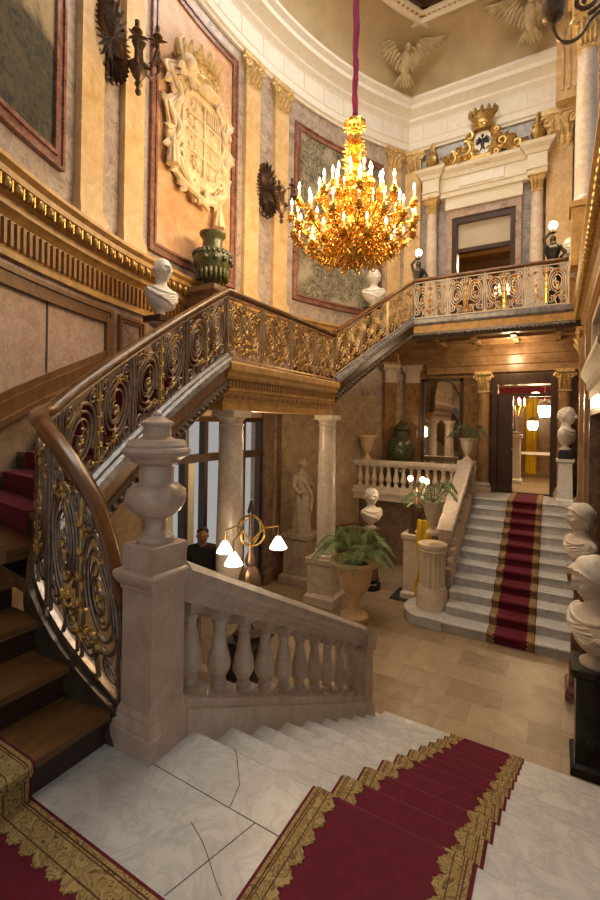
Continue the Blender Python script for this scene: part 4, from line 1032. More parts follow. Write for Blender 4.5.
def frond(root, base, az, L, rise, droop, n=14, lw=.016, ll=.2, mat='leaf', r0=.008):
    b = B(); P = []
    for i in range(13):
        t = i / 12; h = rise * math.sin(min(1, t * 1.05) * PI * .62) * 1. - droop * t ** 2.6; d = L * t ** .9
        P.append(Vector(base) + Vector((math.cos(az) * d, math.sin(az) * d, h)))
    b.tube(P, [r0 * (1 - .8 * i / 12) for i in range(13)], 6)
    for i in range(n):
        t = .22 + .78 * i / (n - 1); j = min(11, int(t * 12)); p = P[j].lerp(P[j + 1], t * 12 - j) if j < 12 else P[12]
        d = (P[j + 1] - P[j]).normalized(); sd = d.cross(Vector((0, 0, 1))).normalized()
        for s in (-1, 1):
            b.leaf(p, d * .75 + sd * s * 1.0 + Vector((0, 0, -.22)), (0, 0, 1), ll * (1.0 - .55 * abs(t - .45)) * random.uniform(.85, 1.1), lw, .0015, .25)
    return obj('frond', b, mat, root, False)
URN = [(.21, 0), (.21, .06), (.24, .07), (.24, .12), (.19, .15), (.13, .20), (.10, .28), (.095, .38), (.12, .44), (.13, .46), (.12, .48), (.20, .54), (.25, .64), (.28, .78), (.30, .92), (.33, .98), (.42, 1.03), (.44, 1.07), (.42, 1.11), (.36, 1.11), (.30, 1.04), (.20, 1.02), (.001, 1.02)]
px, py = -2.93, 7.02
e = thing('potted_palm', 'green palm in a honey stone urn on the hall floor beside the column', 'potted palm', (px, py, HALL))
b = B(); b.lathe((px, py, HALL), [(r * .98, z * .95) for r, z in URN], 40); obj('urn', b, 'urnstone', e, True)
b = B(); b.lathe((px, py, HALL + .93), [(.29, 0), (.27, .04), (.001, .06)], 20, 5, .03); obj('soil', b, 'soil', e, True)
for i in range(19):
    az = 2 * PI * i / 19 * 1.0 + random.uniform(-.15, .15); k = i % 3
    frond(e, (px + .03 * math.cos(az), py + .03 * math.sin(az), HALL + .96), az, (.66, .52, .30)[k] * random.uniform(.9, 1.15), (.50, .62, .74)[k] * .82, (.20, .12, .05)[k], 21, .0085, .27)
fx_, fy_ = -1.86, 7.94
e = thing('pedestal', 'fluted white half-column pedestal on the curved bottom step', 'pedestal', (fx_, fy_, HALL + .16))
b = B(); b.lathe((fx_, fy_, HALL + .16), [(.26, 0), (.26, .30), (.235, .34), (.24, .38)], 32); obj('base', b, 'urnpale', e, True)
b = B(); b.lathe((fx_, fy_, HALL + .54), [(.212, 0), (.212, .60)], 96, 16, .055); obj('fluted_shaft', b, 'urnpale', e)
b = B(); b.lathe((fx_, fy_, HALL + 1.13), [(.22, 0), (.245, .03), (.22, .06), (.25, .09), (.25, .14)], 32); obj('top', b, 'urnpale', e, True)
def planted_urn(label, x, y, z, s, mat, nf, L, lm='leafdk', cat='potted plant'):
    e = thing('potted_plant', label, cat, (x, y, z))
    b = B(); b.lathe((x, y, z), [(r * s, q * s) for r, q in [(.15, 0), (.15, .05), (.07, .12), (.06, .2), (.10, .26), (.17, .42), (.21, .62), (.23, .70), (.26, .73), (.25, .76), (.2, .72), (.001, .7)]], 28); obj('urn', b, mat, e, True)
    for i in range(nf):
        az = 2 * PI * i / nf + random.uniform(-.2, .2); frond(e, (x, y, z + .70 * s), az, L * random.uniform(.7, 1.1), random.uniform(.22, .5), random.uniform(.1, .3), 9, .012, .16, lm)
    return e
planted_urn('stone urn of arching green fronds on the fluted pedestal', fx_, fy_, HALL + 1.43, .78, 'urnpale', 15, .48, 'leaf')
planted_urn('pale urn with dark fern on the far newel post beside the mirror', -1.72, 10.42, .80, .66, 'urnpale', 12, .42)
gx, gy = -2.34, 8.62
pedestal('grey stone pedestal on the hall floor behind the yellow cloth', gx, gy, HALL + .02, -.52, .46, .46, 'urnpale', 1.0)
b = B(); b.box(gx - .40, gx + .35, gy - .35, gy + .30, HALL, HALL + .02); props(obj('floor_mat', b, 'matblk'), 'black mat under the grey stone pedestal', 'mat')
e = thing('table_lamp', 'dark bronze figure lamp with three lit globes on the grey pedestal', 'lamp', (gx, gy, -.52))
b = B(); b.lathe((gx, gy, -.52), [(.14, 0), (.14, .05), (.09, .1), (.11, .2), (.08, .35), (.12, .5), (.10, .62), (.05, .7), (.07, .78), (.02, .95)], 18, 5, .12); obj('figure', b, 'bronze', e, True)
for i, (dx, dy, dz) in enumerate(((-.13, .02, .98), (.10, .04, .97), (.20, -.03, .95))):
    b = B(); b.tube([(gx, gy, .32), (gx + dx * .6, gy + dy, .28), (gx + dx, gy + dy, dz - .52)], .012, 6); q = obj('arm', b, 'bronze', e, True)
    b = B(); b.ell((gx + dx, gy + dy, dz - .45), (.05, .05, .055), 12, 8); obj('globe', b, 'globe', q, True)
b = B()
for i in range(26):
    a = random.uniform(0, 2 * PI); b.leaf((gx + .08 * math.cos(a), gy + .08 * math.sin(a), -.1 + random.uniform(0, .3)), (math.cos(a), math.sin(a), random.uniform(-.2, .7)), (0, 0, 1), random.uniform(.18, .34), .026, .002, .3)
obj('foliage', b, 'leafdk', e, kind='stuff')
b = B(); rings = []
for i in range(20):
    t = i / 19; w = .115 + .03 * math.sin(t * 9); z = -.20 - 1.52 * t
    rings.append([(-2.135 + w * (j / 8 - .5) * 2 + .012 * math.sin(t * 14), 8.36 + .028 * math.sin(j * 1.6 + t * 5), z) for j in range(9)] + [(-2.135 + w * (j / 8 - .5) * 2 + .012 * math.sin(t * 14), 8.39 + .028 * math.sin(j * 1.6 + t * 5), z) for j in range(8, -1, -1)])
b.quadstrip(rings); o = obj('cloth_banner', b, 'yellow', None, True); props(o, 'bright yellow cloth hanging between grey pedestal and fluted pedestal', 'banner')
# ================================================================ WALL ORNAMENT
def leafclump(b, c, R, n, r, w, out=.05):
    for i in range(n):
        a = 2 * PI * i / n; d = R @ Vector((math.cos(a), -.35, math.sin(a))); b.leaf(Vector(c), d, R @ Vector((0, -1, 0)), r, w, out * .4, -.15)
I3 = Matrix.Identity(3)
# coat of arms in relief
e = thing('coat_of_arms', 'large white and gilt plaster coat of arms with crown on pink marble', 'coat of arms', arc(-3.3, .02, 6.25), arcz(-3.3))
def shieldpts(w, h, k=1., dy=0.):
    P = []
    for i in range(33):
        t = i / 32 * 2 * PI; x = math.sin(t); z = math.cos(t)
        X = w * (abs(x) ** .6) * (1 if x >= 0 else -1); Zz = h * (abs(z) ** .55) * (1 if z >= 0 else -1)
        if z < 0: X *= 1 - .18 * abs(z) ** 3
        P.append(Vector((X * k, dy, Zz * k)))
    return P[:-1]
b = B(); b.quadstrip([shieldpts(.52, .80, 1., 0), shieldpts(.52, .80, 1., -.10), shieldpts(.52, .80, .95, -.16), shieldpts(.52, .80, .88, -.17), shieldpts(.52, .80, .84, -.13), shieldpts(.52, .8, .6, -.16), shieldpts(.52, .8, .2, -.18)])
for s_ in (-1, 1):
    for cx, cz, r0, a in ((.44, .74, .13, -PI / 2), (.50, -.45, .13, PI / 2), (.2, -.84, .11, PI / 2)):
        P = spiral((s_ * cx, cz), r0, a, 1.4, s_, .85, 24); b.tube([(x, -.15, z) for x, z in P], [.045 - .02 * i / 24 for i in range(25)], 7)
obj('shield', b, 'relief', e, True, local=True)
b = B()
b.box(-.40, .40, -.205, -.13, -.02, .02); b.box(-.02, .02, -.206, -.13, -.60, .56); b.box(-.40, .40, -.204, -.13, .27, .30); b.box(-.36, .36, -.204, -.13, -.32, -.29)
for i in range(7): b.box(.06 + i * .05, .085 + i * .05, -.20, -.13, .33, .56)
for cx, cz in ((-.22, .14), (.2, .14), (-.2, -.16), (.2, -.16), (-.2, .44), (-.17, -.45), (.17, -.45)):
    for i in range(7):
        a = i * 2 * PI / 7 + cx; b.leaf((cx, -.15, cz), (math.cos(a), -.25, math.sin(a)), (0, -1, 0), .14, .032, .025, 0)
    b.ell((cx, -.18, cz), (.05, .04, .07), 8, 6)
for i in range(16): b.ell((random.uniform(-.36, .36), -.165, random.uniform(-.5, .5)), (.045, .03, .035), 7, 5)
obj('quartering', b, 'relief', e, True, local=True)
b = B(); RC = Matrix.Rotation(rad(-8), 3, 'Y')
rings = []
for z, r0 in ((.80, .40), (.86, .43), (.90, .44), (.94, .40), (1.02, .42), (1.10, .46)):
    rings.append([RC @ Vector((r0 * math.cos(a), -.10 + r0 * .55 * math.sin(a), z + .05 * math.cos(a) ** 2 + (.05 * math.cos(9 * a) if z > 1.05 else 0))) for a in [2 * PI * i / 54 for i in range(54)]])
b.quadstrip(rings)
for i in range(9):
    a = PI + PI * i / 8; x, y = .45 * math.cos(a), -.10 + .26 * math.sin(a)
    b.leaf(RC @ Vector((x, y, 1.06)), RC @ Vector((x * .5, -.2, 1)), (0, -1, 0), .24, .075, .03, -.1); b.ell(RC @ Vector((x * 1.04, y - .02, .92)), (.04, .03, .035), 8, 6)
for i in range(8):
    a = PI + PI * (i + .5) / 8; x, y = .45 * math.cos(a), -.10 + .26 * math.sin(a); b.leaf(RC @ Vector((x, y, 1.05)), RC @ Vector((x * .4, -.2, 1)), (0, -1, 0), .13, .05, .03, -.1)
obj('crown', b, 'giltcap', e, True, local=True)
b = B(); b.ell((-.46, -.20, .90), (.17, .17, .22), 14, 10); b.ell((-.52, -.32, .86), (.09, .10, .10), 10, 8); b.tube([(-.60, -.2, 1.0), (-.68, -.22, 1.16), (-.60, -.24, 1.28)], [.06, .05, .02], 8)
for i in range(16): a = random.uniform(0, 6.28); b.leaf((-.48, -.22, .88), (math.cos(a), -.5, math.sin(a)), (0, -1, 0), random.uniform(.22, .34), .06, .035, .3)
b.tube([(-.3, -.2, .86), (0, -.27, .76), (.3, -.22, .86)], [.09, .10, .07], 10)
obj('helm', b, 'relief', e, True, local=True)
for s_ in (-1, 1):
    b = B(); P = [(.50, .86), (.70, .66), (.58, .40), (.72, .14), (.60, -.14), (.68, -.40), (.56, -.66), (.34, -.86), (.10, -.98), (-.04, -1.0)]
    for k in range(5):
        pts = []
        for i in range(37):
            t = i / 36 * 9; j = min(8, int(t)); u = t - j; x = P[j][0] + (P[j + 1][0] - P[j][0]) * (u * u * (3 - 2 * u)); z = P[j][1] + (P[j + 1][1] - P[j][1]) * u
            o = (k - 2) * .055 * (1 + .5 * math.sin(t * 2.2)); pts.append((s_ * (x + o), -.10 - .07 * math.cos((k - 2) * .7) - .03 * math.sin(t * 3 + k), z + o * .3))
        b.tube(pts, [.042 + .016 * math.sin(i * .7 + k * 1.9) for i in range(37)], 7)
    for x, z in P[:8]:
        for i in range(3): a = random.uniform(-1.2, 1.2); b.leaf((s_ * x, -.12, z), (s_ * math.cos(a), -.4, math.sin(a)), (0, -1, 0), random.uniform(.14, .22), .07, .045, .4)
    obj('mantling', b, 'relief', e, True, local=True)
    b = B(); x, z = (.70, -.50) if s_ < 0 else (.46, -1.02)
    b.tube([(s_ * .62, -.14, z + .34), (s_ * x, -.17, z + .16)], .025, 6); b.ell((s_ * x, -.17, z + .10), (.06, .06, .07), 8, 6); b.lathe((s_ * x, -.17, z - .24), [(.10, 0), (.085, .14), (.05, .30)], 30, 8, .12); obj('tassel', b, 'relief', e, True, local=True)
# heraldic crest above the great door
e = thing('door_crest', 'gilded crest with crown and black eagle shield above the great upper door', 'crest', (-1.64, YB - .08, 7.95))
b = B(); b.quadstrip([[p + Vector((0, 0, .44)) for p in shieldpts(.20, .30, k, dy)] for k, dy in ((1, 0), (1, -.08), (.9, -.12), (.86, -.10), (.2, -.105))]); obj('shield', b, 'shieldw', e, True, local=True)
b = B(); b.ell((0, -.12, .44), (.045, .02, .12), 10, 8); b.ell((0, -.12, .60), (.035, .02, .04), 8, 6)
for s in (-1, 1):
    for i in range(5): b.leaf((s * .03, -.12, .48), (s * (.5 + .2 * i), 0, .8 - .42 * i), (0, -1, 0), .14, .028, .012, 0)
    b.leaf((0, -.12, .36), (s * .5, 0, -1), (0, -1, 0), .13, .02, .012, 0)
obj('eagle', b, 'shieldb', e, True, local=True)
b = B(); rings = []
for z, r0 in ((.74, .20), (.80, .22), (.84, .22), (.88, .19), (.96, .20), (1.06, .26), (1.10, .28)):
    rings.append([Vector((r0 * math.cos(a), -.12 + r0 * .6 * math.sin(a), z + (.05 * math.cos(7 * a) if z > 1.0 else 0))) for a in [2 * PI * i / 42 for i in range(42)]])
b.quadstrip(rings)
for i in range(7):
    a = PI + PI * i / 6; x, y = .27 * math.cos(a), -.12 + .16 * math.sin(a); b.leaf((x, y, 1.04), (x, -.1, 1), (0, -1, 0), .20, .05, .02, 0); b.ell((x * .84, y - .01, .82), (.03, .02, .025), 7, 5)
obj('crown', b, 'giltdk', e, True, local=True)
b = B(); b.box(-.27, .27, -.07, 0, .05, .80); b.frus((0, -.12, -.12), [(0, .16, .10), (.14, .2, .13), (.2, .2, .13)])
for s_ in (-1, 1):
    for c, r0 in (((.30, .66), .12), ((.42, .36), .22), ((.74, .22), .19), ((.98, .12), .11), ((.30, .14), .13)):
        for k_, q in enumerate((1., .72)): pts = spiral((s_ * c[0], c[1]), r0 * q, PI / 2 + k_ * .5, 1.5, s_, .82, 30); b.tube([(x, -.09 - .03 * k_, z) for x, z in pts], [.05 - .025 * i / 30 for i in range(31)], 7)
    for i in range(34):
        t = i / 33; a = random.uniform(0, 2 * PI); b.leaf((s_ * (.24 + .74 * t), -.08, .08 + .60 * (1 - t) ** 1.2 * random.uniform(.2, 1)), (math.cos(a), -.5, math.sin(a)), (0, -1, 0), random.uniform(.14, .24), .055, .03, .2)
    b.box(s_ * .6 - .4, s_ * .6 + .4, -.06, -.02, 0, .10)
obj('scrollwork', b, 'giltdk', e, True, local=True)
# eagles modelled on the cove
def eagle(label, loc, rz, s, lean):
    e = thing('eagle_relief', label, 'relief', loc, rz); Rx = Matrix.Rotation(lean, 3, 'X')
    def lv(b, p, d, L, w): b.leaf(Rx @ Vector(p) * s, Rx @ Vector(d), Rx @ Vector((0, -1, 0)), L * s, w * s, .02, .1)
    b = B(); b.ell(Rx @ Vector((0, -.03, 0)) * s, Vector((.13, .06, .28)) * s, 14, 10, Rx); b.ell(Rx @ Vector((.04, -.06, .32)) * s, Vector((.08, .06, .09)) * s, 10, 8, Rx); b.leaf(Rx @ Vector((.08, -.08, .33)) * s, Rx @ Vector((1, 0, -.4)), Rx @ Vector((0, -1, 0)), .12 * s, .02 * s, .01)
    for i in range(7): lv(b, (-.1 + i * .033, -.03, -.22), (-.6 + i * .2, 0, -1), .3, .05)
    obj('body', b, 'eagle', e, True, local=True)
    for sd in (-1, 1):
        b = B()
        for i in range(12):
            t = i / 11; lv(b, (sd * (.08 + .5 * t), -.02, .12 + .34 * math.sin(t * 2.2)), (sd * (.25 + .9 * t), 0, -.9 + 1.2 * t * t), .34 + .16 * t, .05)
        for i in range(9):
            t = i / 8; lv(b, (sd * (.08 + .42 * t), -.04, .15 + .32 * math.sin(t * 2.2)), (sd * (.4 + .6 * t), 0, -.7 + .7 * t), .2, .045)
        obj('wing', b, 'eagle', e, True, local=True)
eagle('plaster eagle with raised wings on the ceiling cove above the corner', (-3.32, YB - .98, 10.38), rad(24), .95, rad(30))
eagle('plaster eagle with spread wings on the cove at upper right', (-.62, YB - .86, 10.42), 0, .95, rad(30))
# wall sconces
def sconce(label, d, z, s, group=None):
    e = thing('wall_sconce', label, 'sconce', arc(d, .01, z), arcz(d))
    b = B(); b.ell((0, -.03, .42 * s), (.30 * s, .05, .52 * s), 28, 14)
    for i in range(30):
        a = 2 * PI * i / 30; b.leaf((.03 * math.cos(a) * s, -.06, (.42 + .03 * math.sin(a)) * s), (math.cos(a), -.12, math.sin(a)), (0, -1, 0), s / math.sqrt((math.cos(a) / .31) ** 2 + (math.sin(a) / .53) ** 2), .026 * s, .03, 0)
    for i in range(18):
        a = 2 * PI * i / 18; b.ell((.30 * s * math.cos(a), -.05, (.42 + .52 * math.sin(a)) * s), (.05 * s, .04, .05 * s), 7, 5)
    obj('back_plate', b, 'bronze', e, True, local=True)
    b = B(); b.tube([(0, -.08, .2 * s), (.02, -.3 * s, .06 * s), (.05, -.42 * s, .12 * s), (.05, -.44 * s, .3 * s)], .035 * s, 8)
    b.lathe((.05, -.44 * s, -.26 * s), [(.01, 0), (.05 * s, .05 * s), (.03 * s, .1 * s), (.10 * s, .2 * s), (.12 * s, .30 * s), (.06 * s, .34 * s), (.05 * s, .5 * s), (.09 * s, .58 * s), (.02, .7 * s)], 14, 5, .1)
    b.ell((.05, -.44 * s, -.30 * s), (.04 * s, .04 * s, .05 * s), 8, 6); obj('stem', b, 'bronze', e, True, local=True)
    for i in range(3):
        a = rad(-150 + i * 60); q = Vector((.05 + .27 * s * math.cos(a), -.44 * s + .27 * s * math.sin(a), .30 * s + .1 * s * (i % 2)))
        b = B(); b.tube([(.05, -.44 * s, .02 * s), (.05 + .18 * s * math.cos(a), -.44 * s + .18 * s * math.sin(a), -.04 * s), (q.x, q.y, q.z - .2 * s), (q.x, q.y, q.z - .06 * s)], .022 * s, 7); b.lathe((q.x, q.y, q.z - .08 * s), [(.02 * s, 0), (.065 * s, .03 * s), (.05 * s, .06 * s), (.03 * s, .07 * s), (.03 * s, .16 * s), (.005, .18 * s)], 10)
        for k in range(4):
            t = random.uniform(0, 6); b.leaf((q.x, q.y, q.z - .12 * s), (math.cos(t), math.sin(t), .4), (0, 0, 1), .12 * s, .03 * s, .01, .3)
        obj('candle_arm', b, 'bronze', e, True, local=True)
sconce('large dark bronze sconce between the pilasters left of the coat of arms', -15.9, 6.02, .98)
sconce('smaller dark bronze sconce between the pilasters right of the coat of arms', 9.0, 5.90, .98)
# framed pictures
def framed(name, label, cat, d0, d1, z0, z1, w, mat, fm):
    e = thing(name, label, cat, arc((d0 + d1) / 2, 0, z0)); b = B(); arcframe(b, d0, d1, z0, z1, w, ((0, .22, .06), (.22, .7, .04), (.7, 1., .065))); obj('frame', b, fm, e)
    dw = math.degrees(w / RR); b = B(); arcbox(b, d0 + dw * .9, d1 - dw * .9, .002, .03, z0 + w * .9, z1 - w * .9, 18); obj('canvas', b, mat, e, True); return e
framed('framed_painting', 'large dark landscape painting in red frame at upper left edge', 'painting', -38, -20.7, 4.32, 8.3, .16, 'painting', 'redmarble')
framed('framed_tapestry', 'woven landscape tapestry in a red frame behind the chandelier', 'tapestry', 14.6, 32.4, 4.30, 8.22, .15, 'tapestry', 'redmarble')
# mirror on the lower back wall
e = thing('wall_mirror', 'tall dark-framed mirror on the amber wall behind the far newel', 'mirror', (-2.53, YB - .05, .40)); b = B()
for x0, x1, z0, z1 in ((-3.04, -2.96, .36, 2.76), (-2.1, -2.02, .36, 2.76), (-3.04, -2.02, 2.68, 2.76), (-3.04, -2.02, .36, .44)): b.box(x0, x1, YB - .07, YB - .002, z0, z1)
obj('frame', b, 'darkwood', e); b = B(); b.box(-2.97, -2.09, YB - .035, YB - .015, .43, 2.69); obj('glass', b, 'mirror', e)
# ================================================================ LAMPS
def figure_lamp(label, x, y, z, s=1.):
    e = thing('figure_lamp', label, 'lamp', (x, y, z))
    b = B(); b.frus((x, y, z), [(0, .13 * s, .13 * s), (.55 * s, .12 * s, .12 * s), (.58 * s, .15 * s, .15 * s), (.66 * s, .15 * s, .15 * s)]); obj('base', b, 'blackbronze', e)
    b = B(); c = (x, y, z + .66 * s)
    b.lathe(c, [(.11 * s, 0), (.12 * s, .06 * s), (.07 * s, .14 * s), (.10 * s, .24 * s), (.085 * s, .34 * s), (.12 * s, .46 * s), (.11 * s, .54 * s), (.05 * s, .60 * s), (.045 * s, .63 * s)], 18, 6, .10)
    b.ell((x, y, z + 1.34 * s), (.055 * s, .06 * s, .075 * s), 10, 8)
    for q in (-1, 1): b.tube([(x + q * .11 * s, y, z + 1.2 * s), (x + q * .2 * s, y - .03, z + 1.05 * s), (x + q * .13 * s, y - .1 * s, z + .95 * s)] if q > 0 else [(x - .11 * s, y, z + 1.2 * s), (x - .15 * s, y, z + 1.36 * s), (x - .03 * s, y, z + 1.48 * s)], .032 * s, 7)
    b.lathe((x, y, z + 1.44 * s), [(.02 * s, 0), (.06 * s, .03 * s), (.03 * s, .06 * s), (.03 * s, .10 * s)], 12); obj('figure', b, 'blackbronze', e, True)
    b = B(); b.ell((x, y, z + 1.60 * s), (.075 * s, .075 * s, .08 * s), 14, 10); obj('globe', b, 'globe', e, True)
figure_lamp('black figure lamp with lit globe at the head of the upper flight', BX + .04, BY + .24, UP + .003, 1.03)
figure_lamp('black figure lamp with lit globe at the right end of the balcony railing', -.12, BY + .26, UP + .003, 1.08)
lx, ly = -3.06, 4.2
e = thing('brass_lamp', 'brass figure lamp with three glowing glass shades beside the thick column', 'lamp', (lx, ly, HALL))
b = B(); b.frus((lx, ly, HALL), [(0, .24, .24), (.1, .24, .24), (.14, .19, .19), (.8, .18, .18), (.85, .22, .22)]); obj('base', b, 'black', e)
b = B(); b.lathe((lx, ly, HALL + .85), [(.16, 0), (.17, .06), (.10, .14), (.13, .3), (.10, .5), (.13, .66), (.10, .78), (.05, .84), (.06, .9), (.03, 1.0), (.02, 1.42), (.04, 1.46), (.01, 1.6)], 18, 5, .14)
b.ell((lx, ly, HALL + 1.72), (.06, .06, .08), 10, 8); obj('figure', b, 'bronze', e, True)
b = B()
for R_ in (I3, Matrix.Rotation(PI / 2, 3, 'Z')): b.tube([Vector((lx, ly, .33)) + R_ @ Vector((.19 * math.cos(a), 0, .17 * math.sin(a))) for a in [2 * PI * i / 24 for i in range(24)]], .012, 6, True)
obj('hoop', b, 'giltdk', e, True)
for dx, dy, dz in ((-.30, -.10, .09), (.05, -.38, .08), (.34, .06, .20)):
    p = Vector((lx + dx, ly + dy, dz)); b = B(); b.tube([(lx, ly, .2), (lx + dx * .5, ly + dy * .5, .38), (p.x, p.y, p.z + .22), (p.x, p.y, p.z + .10)], .012, 7); q = obj('arm', b, 'giltdk', e, True)
    b = B(); b.lathe(p, [(.098, -.035), (.085, -.01), (.055, .05), (.03, .09), (.02, .10)], 18, 9, .06); obj('shade', b, 'shade', q, True)
# lantern bracket at the upper right
kx, ky, kz = -.02, 5.0, 5.28
e = thing('wall_lantern', 'dark iron lantern bracket with scroll at the top right edge', 'lantern', (kx, ky, kz))
b = B(); b.tube(smooth_pts([(.50, 5.02, 5.55), (.24, 5.0, 5.50), (.16, 5, 5.34), (.06, 5, 5.30), (-.04, 5, 5.36), (-.09, 5, 5.52), (-.09, 5, 5.62)]), .018, 8); b.tube([(x + .20, 5.0, z + 5.66) for x, z in spiral((0, 0), .14, -PI / 2, 1.9, 1, .85)], .022, 8)
obj('bracket', b, 'bronze', e, True)
b = B(); b.lathe((-.09, 5.0, 5.56), [(.02, 0), (.09, .05), (.11, .14), (.10, .22), (.05, .24), (.06, .32)], 16); obj('lamp_body', b, 'bronze', e, True)
b = B(); b.ell((-.12, 5.0, 5.93), (.075, .075, .10), 14, 10); obj('globe', b, 'frieze', e, True)
# ---- chandelier
CH = Vector((-2.62, 6.0, 0))
e = thing('chandelier', 'huge gilded chandelier with tiers of lit candles hanging from a crimson cord', 'chandelier', (CH.x, CH.y, 3.8))
b = B(); prof = [(.02, 3.84), (.07, 3.90), (.03, 3.96), (.13, 4.02), (.19, 4.10), (.20, 4.18), (.12, 4.26), (.16, 4.34), (.24, 4.44), (.22, 4.56), (.10, 4.64), (.13, 4.74), (.20, 4.84), (.16, 4.96), (.07, 5.06), (.05, 5.2), (.09, 5.3), (.05, 5.4), (.12, 5.46), (.07, 5.58), (.06, 5.72), (.10, 5.78), (.05, 5.84)]
b.lathe((CH.x, CH.y, 0), prof, 24, 8, .07)
for z, n, r, w in ((5.20, 9, .10, .04), (5.32, 9, .12, .045), (5.44, 9, .12, .045), (5.56, 9, .11, .045), (5.66, 9, .09, .04), (4.5, 12, .2, .05), (4.84, 12, .18, .05), (4.14, 10, .16, .05)):
    for i in range(n):
        a = 2 * PI * i / n; b.leaf((CH.x + .06 * math.cos(a), CH.y + .06 * math.sin(a), z), (math.cos(a), math.sin(a), .7), (0, 0, 1), r, w, .012, .5)
obj('stem', b, 'gilt', e, True)
b = B(); b.lathe((CH.x, CH.y, 5.80), [(.07, -.02), (.11, .01), (.08, .04), (.07, .07), (.14, .11), (.165, .15), (.15, .19), (.08, .21), (.02, .22)], 30, 10, .06)
for i in range(10):
    a = 2 * PI * i / 10; b.leaf((CH.x + .09 * math.cos(a), CH.y + .09 * math.sin(a), 5.88), (math.cos(a), math.sin(a), .8), (0, 0, 1), .07, .035, .012, .5)
obj('crown', b, 'gilt', e, True)
b = B(); nn = 60; b.tube([(CH.x + .008 * math.sin(i * .9), CH.y, 5.98 + (11.3 - 5.98) * i / nn) for i in range(nn + 1)], [(.042 if i < 14 else .048) + .006 * math.sin(i * 2.1) * (1 if i < 14 else .2) for i in range(nn + 1)], 10); obj('cord', b, 'cord', e, True)
def branch(R0, zr, z1, drop, ncl, cs):
    """one branch in the x direction from the stem; candle at (R0, z1)"""
    b = B(); P = []
    for i in range(15):
        t = i / 14; x = .10 + (R0 - .10) * t; z = zr + (z1 - .10 - zr) * t ** 2.2 - drop * math.sin(PI * t) * (1 - .3 * t)
        P.append(Vector((x, 0, z)))
    b.tube(P, [.020 - .006 * i / 14 for i in range(15)], 7)
    b.tube([(P[5].x + x, 0, P[5].z + .055 + z) for x, z in spiral((0, 0), .075, -PI / 2, 1.5, 1, .85, 20)], .011, 6)
    b.tube([(P[10].x + x, 0, P[10].z - .06 + z) for x, z in spiral((0, 0), .07, PI / 2, 1.5, -1, .85, 20)], .011, 6)
    for j in (3, 6, 8, 11, 13):
        for s in (-1, 1): b.leaf(P[j], (.6, s * .8, .35 if j % 2 else -.6), (0, 0, 1), .085, .018, .007, .45)
    b.lathe((R0, 0, z1 - .12), [(.015, 0), (.03, .02), (.055, .06), (.06, .075), (.03, .08), (.032, .10), (.028, .13)], 12, 6, .06)
    for i in range(6): a = i * PI / 3; b.leaf((R0, 0, z1 - .10), (math.cos(a), math.sin(a), .35), (0, 0, 1), .085, .022, .006, .5)
    return b
def tier(n, R0, zr, z1, drop, a0, cs=1.):
    first = None
    for i in range(n):
        a = a0 + 2 * PI * i / n
        if first is None:
            b = branch(R0, zr, z1, drop, 1, cs); o = obj('branch', b, 'gilt', e, True, local=True)
            b = B(); b.lathe((R0, 0, z1), [(.014, 0), (.014, .11 * cs), (.004, .115 * cs)], 8); c = obj('candle', b, 'candle', o, True, local=True)
            b = B(); b.lathe((R0, 0, z1 + .112 * cs), [(.003, 0), (.017, .025), (.019, .042), (.012, .07), (.001, .105)], 8); f = obj('bulb', b, 'flame', o, True, local=True); first = o
        else: o = dup(first, parent=e)
        o.location = (0, 0, -e.location.z); o.rotation_euler = (0, 0, a)
tier(16, .86, 4.34, 4.42, .26, .1); tier(14, .66, 4.50, 4.74, .20, .3); tier(12, .90, 4.60, 4.66, .10, .5); tier(10, .44, 4.74, 4.98, .12, 0.); tier(8, .26, 4.96, 5.14, .05, .2); tier(12, .60, 4.16, 4.20, .16, .2)
b = B()
for k in range(3):
    for i in range(12):
        a = 2 * PI * (i + k * .3) / 12; r = .28 + .12 * k; b.ell((CH.x + r * math.cos(a), CH.y + r * math.sin(a), 4.06 + .10 * k), (.03, .03, .05), 7, 6)
for i in range(36):
    a = random.uniform(0, 2 * PI); r = random.uniform(.2, .7); z = 4.55 - .35 * (r - .2) + random.uniform(-.16, .12); d = Vector((math.cos(a), math.sin(a), random.uniform(-.6, .8))); b.leaf((CH.x + r * math.cos(a), CH.y + r * math.sin(a), z), d, (0, 0, 1), .10, .024, .01, .4)
obj('leaf_cluster', b, 'gilt', e, True, kind='stuff')
# ================================================================ INNER ROOM FURNISHINGS
pedestal('tall white pedestal in the room beyond the far doorway', -1.02, 13.6, 0, 1.35, .42, .42, 'bust', .9)
e = thing('candelabrum', 'gilt candelabrum with lit candles on the pedestal beyond the doorway', 'candelabrum', (-1.02, 13.6, 1.35))
b = B(); b.lathe((-1.02, 13.6, 1.35), [(.16, 0), (.16, .04), (.06, .1), (.08, .3), (.04, .5), (.06, .62), (.02, .8)], 14); obj('stem', b, 'bronze', e, True)
for i in range(6):
    a = 2 * PI * i / 6; q = Vector((-1.02 + .24 * math.cos(a), 13.6 + .24 * math.sin(a), 2.12))
    b = B(); b.tube([(-1.02, 13.6, 1.9), (-1.02 + .15 * math.cos(a), 13.6 + .15 * math.sin(a), 1.86), tuple(q)], .016, 6); b.lathe(q, [(.04, 0), (.045, .03), (.015, .04)], 8); g = obj('arm', b, 'gilt', e, True)
    b = B(); b.lathe((q.x, q.y, q.z + .04), [(.014, 0), (.014, .1), (.02, .13), (.014, .17), (.001, .2)], 8); obj('bulb', b, 'flame', g, True)
